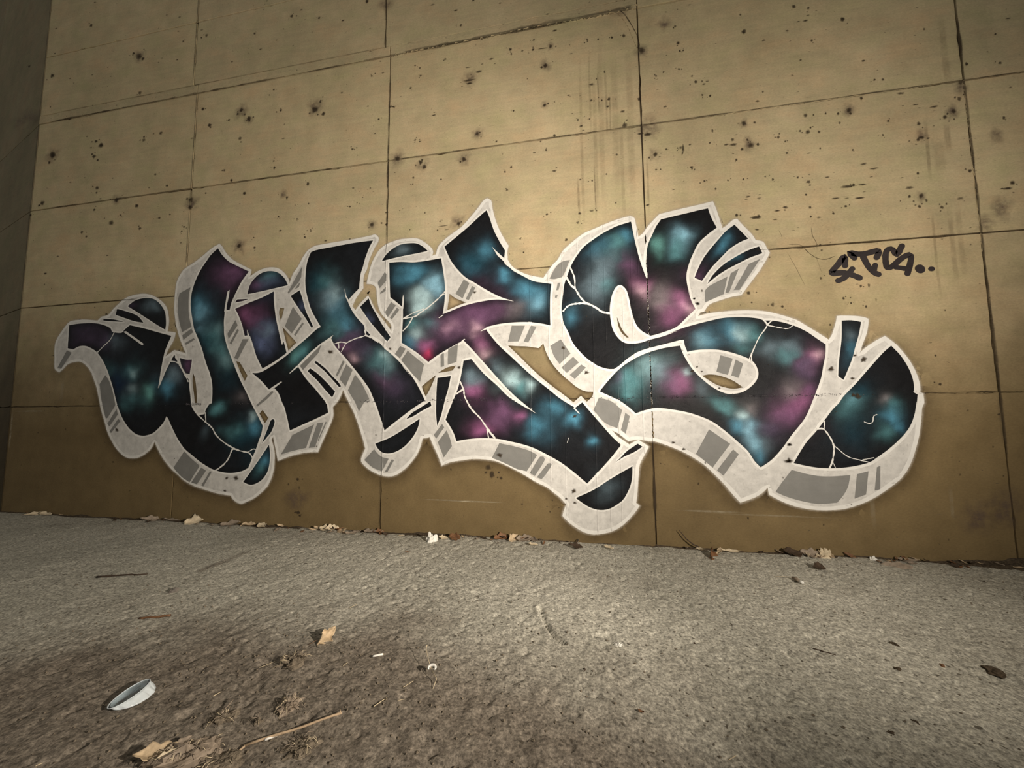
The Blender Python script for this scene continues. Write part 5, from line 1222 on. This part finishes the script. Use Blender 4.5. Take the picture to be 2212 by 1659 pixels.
# --- twig, butts, straws
def ground_tube(name, pts, r, mat, lift=0.0, parent=None):
    P = []
    n = len(pts)
    for i, (x, y) in enumerate(pts):
        P.append((x, y, gz(x, y) + r[i] + lift))
    return P
def stick(name, a, b, r0, r1, mat, label, cat, group=None, wob=0.004, dz=0.003, sd=0):
    rr = random.Random(sd)
    n = 7
    z = max(gz(a[0] + (b[0]-a[0]) * i / 6, a[1] + (b[1]-a[1]) * i / 6) for i in range(7))
    P, Rd = [], []
    for i in range(n):
        t = i / (n - 1)
        w = 0 if i in (0, n-1) else rr.uniform(-wob, wob)
        P.append(((b[0]-a[0]) * (t - 0.5) + w, (b[1]-a[1]) * (t - 0.5) + w, r0 + rr.uniform(0, wob * 0.4)))
        Rd.append((r0 + (r1 - r0) * t) * rr.uniform(0.9, 1.1))
    o = tube(name, P, Rd, mat, None, 7)
    o.location = ((a[0]+b[0]) / 2, (a[1]+b[1]) / 2, z - 0.004 + dz)
    return tag(o, label, cat, group)

ta, tb = (5.610, -2.173), (5.848, -2.005)
tw = thing('twig', 'long straight tan twig lying on the dirt near the bottom edge', 'twig', (ta[0], ta[1], gz(*ta) + 0.004))
dxy = (tb[0]-ta[0], tb[1]-ta[1])
tube('stalk', [(dxy[0]*t, dxy[1]*t, 0.005 + 0.006 * t + 0.002 * math.sin(t * 9)) for t in (0, .15, .3, .45, .6, .75, .9, 1)], [0.0042, .004, .0042, .0038, .004, .0036, .0038, .004], M_TWIG, tw, 8)
tube('side_shoot', [(0, 0, 0.005), (-0.006, -0.02, 0.003), (-0.012, -0.045, 0.000)], [0.0036, .003, .0022], M_TWIG, tw, 7)
tube('bud', [(dxy[0]*.985, dxy[1]*.985, 0.010), (dxy[0]*.97 - .004, dxy[1]*.97 + .010, 0.018)], [0.003, .0018], M_TWIG, tw, 6)

def butt(a, b, r, label, dz=0.0):
    t = thing('cigarette_butt', label, 'cigarette butt', ((a[0]+b[0])/2, (a[1]+b[1])/2, gz((a[0]+b[0])/2, (a[1]+b[1])/2) + r + 0.003 + dz), math.atan2(b[1]-a[1], b[0]-a[0]), 'cigarette butts on the floor')
    L = math.hypot(b[0]-a[0], b[1]-a[1])
    tube('paper', [(-L/2, 0, 0), (-L/4, 0, 0.0004), (L/4, 0, 0.0003), (L/2, 0, 0)], [r, r*.98, r*1.02, r], M_BUTT, t, 12)
    tube('tip', [(L/2, 0, 0), (L/2 + 0.0025, 0, 0)], [r*.92, r*.75], M_STRAW, t, 10)
butt((5.657, -2.144), (5.683, -2.119), 0.0042, 'white cigarette butt lying against the long twig', 0.004)
butt((5.779, -1.683), (5.817, -1.661), 0.0042, 'white cigarette butt lying alone right of the curled tan leaf')
wp = ((8.082, -0.495), (8.104, -0.571))
t = thing('wood_chip', 'pale broken wood chip with white end on the floor near the right wall', 'wood chip', (wp[0][0], wp[0][1], gz(*wp[0]) + .006))
d_ = (wp[1][0]-wp[0][0], wp[1][1]-wp[0][1])
tube('chip_body', [(0, 0, .008), (d_[0]*.4, d_[1]*.4, .012), (d_[0]*.75, d_[1]*.75, .01)], [.008, .011, .010], M_LEAF[2], t, 6)
tube('chip_end', [(d_[0]*.72, d_[1]*.72, .010), (d_[0]*1.02, d_[1]*1.02, .008)], [.0105, .009], M_BUTT, t, 6)
tube('splinter', [(0, 0, .010), (-.05, .01, .006), (-.10, .012, .004)], [.002, .0015, .001], M_STRAW, t, 5)

SG = 'loose straws on the floor'
stick('straw_piece', (5.939, -1.944), (5.965, -1.896), .0016, .0014, M_STRAW, 'longest pale straw, lying left of the dried sprout', 'straw', SG, .0005, .004, 1)
stick('straw_piece', (5.999, -1.825), (6.024, -1.784), .0012, .0010, M_STRAW, 'thin pale straw just left of the dried sprout', 'straw', SG, .0005, .003, 2)
stick('straw_piece', (6.013, -1.901), (6.038, -1.890), .0010, .0009, M_STRAW, 'tiny pale straw right of the longest straw', 'straw', SG, .0005, .003, 3)
stick('straw_piece', (5.407, -1.302), (5.422, -1.258), .0012, .0010, M_STRAW, 'short straw far behind the others, beyond the curled leaf', 'straw', SG, .0005, .003, 4)
stick('straw_piece', (5.282, -2.000), (5.292, -1.974), .0014, .0012, M_STRAW, 'short straw between the plastic cup and the fibrous clump', 'straw', SG, .0005, .003, 5)
stick('straw_piece', (5.323, -1.826), (5.357, -1.777), .0010, .0008, M_STRAW, 'fine bent straw at the left of the mossy clump', 'straw', SG, .002, .004, 6)
stick('straw_piece', (5.679, -1.754), (5.684, -1.728), .0012, .0010, M_STRAW, 'short straw in front of the curled leaf', 'straw', SG, .0005, .003, 7)
stick('straw_piece', (7.171, -1.939), (7.201, -1.918), .0013, .0012, M_STRAW, 'pale straw at the bottom right of the floor', 'straw', SG, .0005, .003, 8)
stick('straw_piece', (5.007, -2.341), (5.014, -2.329), .0016, .0014, M_STRAW, 'pale straw at the lower left corner of the floor', 'straw', SG, .0005, .003, 9)

# dried sprout: two thin stems with a pale curled seed head
sp_ = (6.123, -1.817); sq_ = (6.021, -1.649); sm_ = (6.082, -1.738)
spr = thing('dried_sprout', 'dried thin sprout with a pale curled seed head', 'plant', (sp_[0], sp_[1], gz(*sp_)))
r_ = lambda q, z: (q[0]-sp_[0], q[1]-sp_[1], z)
tube('stem', [(0, 0, 0.004), (0.0, (sm_[1]-sp_[1])*.5, .016), r_(sm_, 0.026)], [.0012, .0013, .0014], M_STRAW, spr, 5)
tube('stem', [r_(sm_, 0.026), (( sq_[0]+sm_[0])/2-sp_[0]-.003, (sq_[1]+sm_[1])/2-sp_[1], .040), r_(sq_, 0.050), (sq_[0]-sp_[0]+.002, sq_[1]-sp_[1]+.006, .060)], [.0012, .0012, .0013, .0022], M_STRAW, spr, 5)
hd = [(sm_[0]-sp_[0] + .016 * math.cos(t) + .004, sm_[1]-sp_[1] + .010 * math.sin(t), .030 + .005 * math.sin(t)) for t in np.linspace(-0.6, 3.9, 12)]
tube('seed_head', hd, [.0025, .004, .005, .0055, .0058, .006, .006, .0058, .005, .0045, .004, .003], M_BUTT, spr, 7)

# --- fibrous clumps of dry moss and roots
def clump(p, rx, ry, rz, label, sd, rot=0.0, nf=26, mats=None):
    t = thing('dry_clump', label, 'dirt clump', (p[0], p[1], gz(*p)), rot, 'clumps of dry debris on the floor')
    lump('clod', rx, ry, rz, mats or M_CLUMP, t, sd, 0.5, 18, 8, 1.6)
    rr = random.Random(sd)
    for i in range(nf):
        a = rr.uniform(0, 6.28); q = rr.uniform(0.2, 0.95); L = rr.uniform(.012, .035)
        x, y = rx * q * math.cos(a), ry * q * math.sin(a); z = rz * math.sqrt(max(0, 1 - q*q)) + .001
        a2 = a + rr.uniform(-1, 1)
        tube('fibre', [(x, y, z), (x + L*.5*math.cos(a2), y + L*.5*math.sin(a2), z + .006), (x + L*math.cos(a2), y + L*math.sin(a2), max(.002, z - .004))], [.0011, .001, .0006], rr.choice([M_STRAW, M_LEAF[2], M_CLUMP]), t, 4)
    return t
clump((5.442, -1.769), .060, .045, .022, 'mossy fibrous clump in front of the curled leaf', 21, 0.4)
clump((5.623, -1.991), .042, .036, .026, 'pale fibrous clump above the long twig', 22, 0.5, 30, M_LEAF[2])
clump((5.427, -2.087), .040, .026, .018, 'flattened clump with a pale splinter right of the plastic cup', 23, 0.6, 16)
stick('splinter', (5.413, -2.081), (5.395, -2.018), .0045, .0015, M_LEAF[2], 'pale tapering splinter sticking out of the flattened clump', 'splinter', None, .001, .014, 31)
clump((5.793, -2.141), .050, .034, .016, 'low fibrous clump just below the long twig', 24, 0.3)
clump((5.563, -2.076), .016, .012, .016, 'tiny crumb standing above the long twig', 25, 0.1, 5)
clump((5.450, -2.237), .105, .050, .030, 'big heap of torn leaf litter at the bottom edge', 26, 0.35, 34, M_LEAF[2])
clump((5.572, -2.236), .060, .036, .020, 'smaller torn litter heap right of the big heap', 27, 0.3, 20)
LG = 'leaf scraps in the litter heap at the bottom'
for i, (px_, a, le, mt, lb) in enumerate([((5.368, -2.252), .5, .13, 0, 'long curled tan leaf scrap at the left of the bottom litter heap'), ((5.406, -2.220), 1.2, .07, 2, 'grey leaf scrap on the back of the bottom litter heap'), ((5.490, -2.226), .2, .08, 2, 'grey leaf scrap on the right of the bottom litter heap'), ((5.416, -2.260), .9, .06, 4, 'pale leaf scrap low in the bottom litter heap')]):
    o = leaf_mesh('leaf_scrap', le, le * .45, 1.0, .5, M_LEAF[mt], None, 60 + i)
    place(o, px_, a, .012 + .008 * (i > 0), (0.3, 0)); tag(o, lb, 'leaf', LG)

# --- dark sticks, chips, stones
stick('stick', (3.437, -1.228), (3.729, -1.129), .006, .004, M_TWIGD, 'thin dark stick lying flat on the far left floor', 'stick', None, .01, .001, 41)
stick('stick', (4.335, -1.597), (4.476, -1.545), .005, .006, M_LEAF[1], 'brown stick lying on the left floor behind the plastic cup', 'stick', None, .008, .001, 42)
stick('stick', (7.772, -1.278), (7.844, -1.316), .0028, .0022, M_TWIGD, 'thin dark stick lying on the right floor', 'stick', None, .002, .002, 43)
def chip(name, p, r, label, cat, mat, sd, flat=.6, grp=None):
    o = lump(name, r, r * .75, r * flat, mat, None, sd, .3, 12, 6)
    place(o, p, random.uniform(0, 3)); return tag(o, label, cat, grp)
chip('stone', (4.175, -1.296), .028, 'grey stone on the left floor in front of the litter line', 'stone', M_STONE, 51, .8)
chip('pebble', (6.725, -1.603), .009, 'black pebble on the middle of the floor', 'pebble', M_TWIGD, 52, .8)
chip('pebble', (7.245, -1.313), .010, 'dark pebble on the floor right of the white lint', 'pebble', M_TWIGD, 54, .7)
chip('pebble', (7.158, -1.783), .010, 'dark pebble near the bottom, right of the brown curled chip', 'pebble', M_TWIGD, 55, .7)
chip('pebble', (8.164, -1.184), .022, 'dark flat clod on the right floor', 'pebble', M_SOIL, 56, .4)
chip('pebble', (8.039, -1.378), .014, 'small dark clod on the right floor below the flat one', 'pebble', M_SOIL, 57, .5)
chip('pebble', (7.880, -1.667), .016, 'dark clod near the bottom right of the floor', 'pebble', M_SOIL, 58, .5)
chip('pebble', (7.755, -1.743), .013, 'smaller dark clod left of the bottom right clod', 'pebble', M_SOIL, 59, .5)
chip('pebble', (8.425, -1.319), .040, 'wide dark clod at the right edge of the floor', 'pebble', M_SOIL, 60, .35)
chip('pebble', (8.257, -1.303), .014, 'reddish brown clod near the right edge of the floor', 'pebble', M_LEAF[1], 61, .5)
chip('pebble', (9.268, -0.315), .020, 'small dark clod close to the wall at far right', 'pebble', M_SOIL, 62, .5)
o = leaf_mesh('bark_chip', .030, .014, 1.8, .5, M_LEAF[1], None, 71); place(o, (6.927, -1.797), -.4, .002); tag(o, 'dark brown curled bark chip on the bottom middle floor', 'bark chip')
o = leaf_mesh('bark_chip', .050, .016, .6, .5, M_LEAF[1], None, 72); place(o, (5.345, -0.442), .1, .002); tag(o, 'flat brown bark chip on the floor near the wall', 'bark chip')
# white lint
wl = (6.884, -1.410)
lint = thing('lint_ball', 'small ball of white lint on the middle right floor', 'lint', (wl[0], wl[1], gz(*wl)))
lump('fluff', .013, .010, .012, M_BUTT, lint, 81, .6, 14, 7, 2.0)
for i in range(9):
    a = i * .7
    tube('thread', [(.006*math.cos(a), .006*math.sin(a), .008), (.018*math.cos(a), .016*math.sin(a), .010), (.026*math.cos(a+.3), .022*math.sin(a+.3), .004)], [.0006, .0006, .0004], M_BUTT, lint, 4)

# --- litter line along the foot of the wall
# low bank of dark soil
def soil_bank():
    xs = np.arange(-0.2, 12.2, 0.03)
    V, F = [], []
    w = 5
    for i, x in enumerate(xs):
        wide = 0.045 + 0.03 * float(vnoise(x, 0, 1.4, 91)) + 0.025 * float(vnoise(x, 0, 6, 92)) + 0.26 * math.exp(-((x - 9.75) / 0.33) ** 2) * (0.8 + .3 * float(vnoise(x, 0, 9, 99)))
        wide = max(0.006, wide * (0.35 + 0.65 * float(sstep(-0.25, 0.35, vnoise(np.array(x), np.array(0.0), 1.9, 97)))))
        hh = max(0.003, 0.010 + 0.012 * float(vnoise(x, 0, 5, 93)) + 0.008 * float(vnoise(x, 0, 17, 94)) + 0.035 * math.exp(-((x - 9.7) / 0.3) ** 2))
        for k in range(w):
            t = k / (w - 1)
            y = 0.005 - wide * t
            z = hh * (1 - t) ** 1.5 * (1 + .35 * float(vnoise(x, y, 22, 95))) + (-0.006 if k == w-1 else 0) + gz(x, y) * .8
            V.append((x, y, z))
        if i:
            for k in range(w - 1):
                F.append(((i-1)*w + k, (i-1)*w + k + 1, i*w + k + 1, i*w + k))
    o = link_mesh('soil_bank', V, F, M_SOIL, None, smooth=False)
    o['label'] = 'thin bank of dark soil along the foot of the wall'
    o['category'] = 'soil'
    o['kind'] = 'stuff'
soil_bank()

def wall_leaf(p, le, wd, mt, rz, label, sd, tilt=(0.2, 0.0), curl=.9, fold=.45, dz=.008, grp=None, stem=False):
    t = thing('dry_leaf', label, 'leaf', (p[0], min(p[1], -0.03), gz(p[0], min(p[1], -.03)) + dz), rz, grp)
    o = leaf_mesh('blade', le, wd, curl, fold, M_LEAF[mt], t, sd)
    o.rotation_euler = (tilt[0], tilt[1], 0)
    if stem:
        tube('stem', [(-le*.48, 0, .006), (-le*.6, .004, .010), (-le*.75, .008, .006)], [.0015, .0013, .001], M_LEAF[1], t, 5)
    return t
LL = [  # px anchor, length, width, material, heading, label
 ((0.620, 0.045), .17, .06, 4, .9, 'pale narrow leaf leaning at the wall foot, far left', .5),
 ((0.758, 0.065), .15, .07, 4, .1, 'pale flat leaf right beside the narrow leaning leaf, far left', .2),
 ((2.254, 0.098), .20, .08, 2, .6, 'grey leaf tilted up against the wall left of the crumpled one', .6),
 ((2.498, 0.028), .22, .05, 2, .0, 'long flat grey leaf lying at the wall foot under the tilted one', .1),
 ((2.788, 0.038), .17, .15, 4, .5, 'crumpled pale leaf against the wall below the first letter', .7),
 ((3.232, 0.072), .20, .10, 2, .3, 'greyish curled leaf at the wall below the white outline foot', .4),
 ((3.438, 0.006), .16, .08, 0, .1, 'tan leaf lying in front of the greyish curled leaf', .2),
 ((3.592, -0.002), .12, .08, 4, -.3, 'small pale leaf right of the tan leaf at the wall', .3),
 ((4.299, -0.042), .11, .09, 4, .1, 'bright cream leaf, leftmost of the pale trio at the wall', .4),
 ((4.369, -0.002), .13, .09, 4, .6, 'bright cream leaf, middle of the pale trio at the wall', .5),
 ((4.494, -0.068), .12, .07, 0, -.5, 'cream and tan leaf, rightmost of the pale trio at the wall', .4),
 ((4.652, -0.111), .15, .06, 2, .3, 'grey leaf on the floor right of the pale trio', .2),
 ((4.780, -0.051), .16, .07, 2, -.2, 'grey brown leaf at the wall below the crescent foot', .2),
 ((4.856, -0.012), .10, .06, 1, .4, 'small brown leaf right of the grey brown leaf at the wall', .4),
 ((5.518, -0.103), .085, .05, 4, .2, 'small cream leaf right of the white crumpled paper', .4),
 ((5.628, -0.086), .13, .08, 1, -.4, 'brown leaf leaning on the wall right of the cream leaf', .7),
 ((6.030, -0.011), .14, .09, 1, .5, 'dark brown leaf at the left of the wall litter pile', .5),
 ((6.141, 0.019), .13, .10, 0, .9, 'pinkish tan leaf on top of the wall litter pile', .7),
 ((6.239, -0.027), .15, .09, 2, .1, 'grey crumpled leaf at the right of the wall litter pile', .5),
 ((6.320, 0.010), .12, .05, 2, -.7, 'stiff grey leaf leaning right on the wall litter pile', .6),
 ((6.321, -0.129), .085, .045, 4, .3, 'small pale leaf at the foot of the wall litter pile', .2),
 ((6.681, -0.137), .12, .07, 3, -.2, 'dark ribbed leaf on the floor below the lowest crescent', .3),
 ((6.941, -0.106), .09, .04, 4, -.5, 'thin pale leaf right of the dark ribbed leaf', .3),
 ((7.698, -0.136), .15, .13, 1, 1.2, 'broad reddish brown leaf standing on edge by the wall', 1.0),
 ((7.661, -0.003), .10, .03, 4, -.8, 'narrow bright leaf edge beside the broad reddish leaf', .5),
 ((7.883, 0.012), .16, .04, 4, -.1, 'long pale strip of leaf right of the broad reddish leaf', .3),
 ((8.363, -0.272), .10, .08, 3, .3, 'dark crumpled leaf on the floor in front of the right litter', .5),
 ((8.323, 0.061), .16, .10, 3, .1, 'dark leaf at the left of the right litter pile', .4),
 ((8.461, 0.063), .16, .09, 2, -.4, 'grey folded leaf in the right litter pile', .6),
 ((8.417, 0.117), .12, .03, 4, 1.2, 'upright pale split leaf in the right litter pile', .3),
 ((8.912, -0.167), .17, .055, 2, -.6, 'greyish tan folded leaf lying open on the floor at right', 1.1),
 ((9.071, -0.008), .13, .035, 2, -.3, 'thin tan leaf behind the folded leaf at right', .5),
 ((6.697, -0.572), .0001, .0001, 3, 0, '', 0),
]
for i, (p, le, wd, mt, rz, lb, tl) in enumerate(LL):
    if lb:
        wall_leaf(p, le, wd, mt, rz, lb, 100 + i, (tl, 0.15 * math.sin(i)), .5 + .7 * ((i * 37) % 10) / 10, .3 + .5 * ((i * 53) % 10) / 10, grp='dry leaves along the foot of the wall', stem=(le > .14))
# curved dark twig leaning at the wall
tp = (7.641, -0.047)
o = tube('stick', [(-.14, .0, .15), (-.09, -.004, .085), (-.04, -.008, .045), (0.0, -.012, .03)], [.002, .004, .005, .005], M_TWIGD)
o.location = (tp[0], -.035, gz(tp[0], -.05)); tag(o, 'curved dark stick leaning on the wall by the broad reddish leaf', 'stick')
# white crumpled papers
def paper(p, s, label, sd, mat=M_BUTT):
    o = lump('crumpled_paper', s, s * .6, s * 1.3, mat, None, sd, .55, 16, 9, 1.5)
    o.location = (p[0], min(p[1], -.05), gz(p[0], -.06)); return tag(o, label, 'paper', 'crumpled papers by the wall')
paper((5.432, -0.177), .042, 'crumpled white paper scrap standing at the wall foot in the middle', 121)
paper((8.520, 0.053), .040, 'dirty white crumpled paper scrap in the right litter pile', 122, M_LEAF[4])
paper((8.842, 0.104), .020, 'tiny white paper crumb at the wall far right', 123)
# small anonymous litter, one by one
rr = random.Random(5)
proto = [leaf_mesh('leaf_scrap', .06, .03, 1.0, .5, M_LEAF[k], None, 200 + k, 6, 4) for k in range(4)]
spots = []
for i in range(90):
    x = rr.choice([rr.uniform(0.2, 11.5), rr.gauss(6.0, .35), rr.gauss(3.3, .7), rr.gauss(4.5, .25), rr.gauss(8.6, .4), rr.gauss(9.5, .4)])
    if not 0.1 < x < 11.8:
        continue
    y = -0.02 - abs(rr.gauss(0, .05))
    spots.append((x, y))
for i, (x, y) in enumerate(spots):
    q = proto[i % 4]
    o = q if i < 4 else q.copy()
    if i >= 4:
        col.objects.link(o)
    s = rr.uniform(.5, 1.35)
    o.scale = (s, s * rr.uniform(.6, 1.2), s)
    o.location = (x, y, gz(x, y) + .006 + (.01 if y > -.05 else 0))
    o.rotation_euler = (rr.uniform(-.6, .6), rr.uniform(-.5, .5), rr.uniform(0, 6.28))
    tag(o, 'small dry leaf scrap in the litter line along the wall foot', 'leaf', 'small leaf scraps along the wall foot')
# crumbs scattered on the slab
V, F = [], []
def add_crumb(x, y, r, sd):
    b = len(V)
    q = random.Random(sd)
    z = gz(x, y)
    for dx, dy, dz in ((1, 0, 0), (0, 1, 0), (-1, 0, 0), (0, -1, 0), (0, 0, 1), (0, 0, -.6)):
        k = r * q.uniform(.6, 1.3)
        V.append((x + dx * k, y + dy * k, z + r * .4 + dz * k * .8))
    for a, c in ((0, 1), (1, 2), (2, 3), (3, 0)):
        F.append((b + a, b + c, b + 4)); F.append((b + c, b + a, b + 5))
for i in range(1500):
    x = rr.uniform(1.0, 11.0); y = -abs(rr.gauss(0, .55)) if i % 3 == 0 else rr.uniform(-2.6, -.1)
    add_crumb(x, y, rr.uniform(.002, .006), i)
for i in range(900):
    x = rr.gauss(5.597, .8); y = rr.gauss(-2.024, .4)
    add_crumb(x, y, rr.uniform(.002, .007), 5000 + i)
o = link_mesh('floor_crumbs', V, F, M_CLUMP, None)
o['label'] = 'fine crumbs of grit and soil scattered over the concrete floor'
o['category'] = 'grit'
o['kind'] = 'stuff'
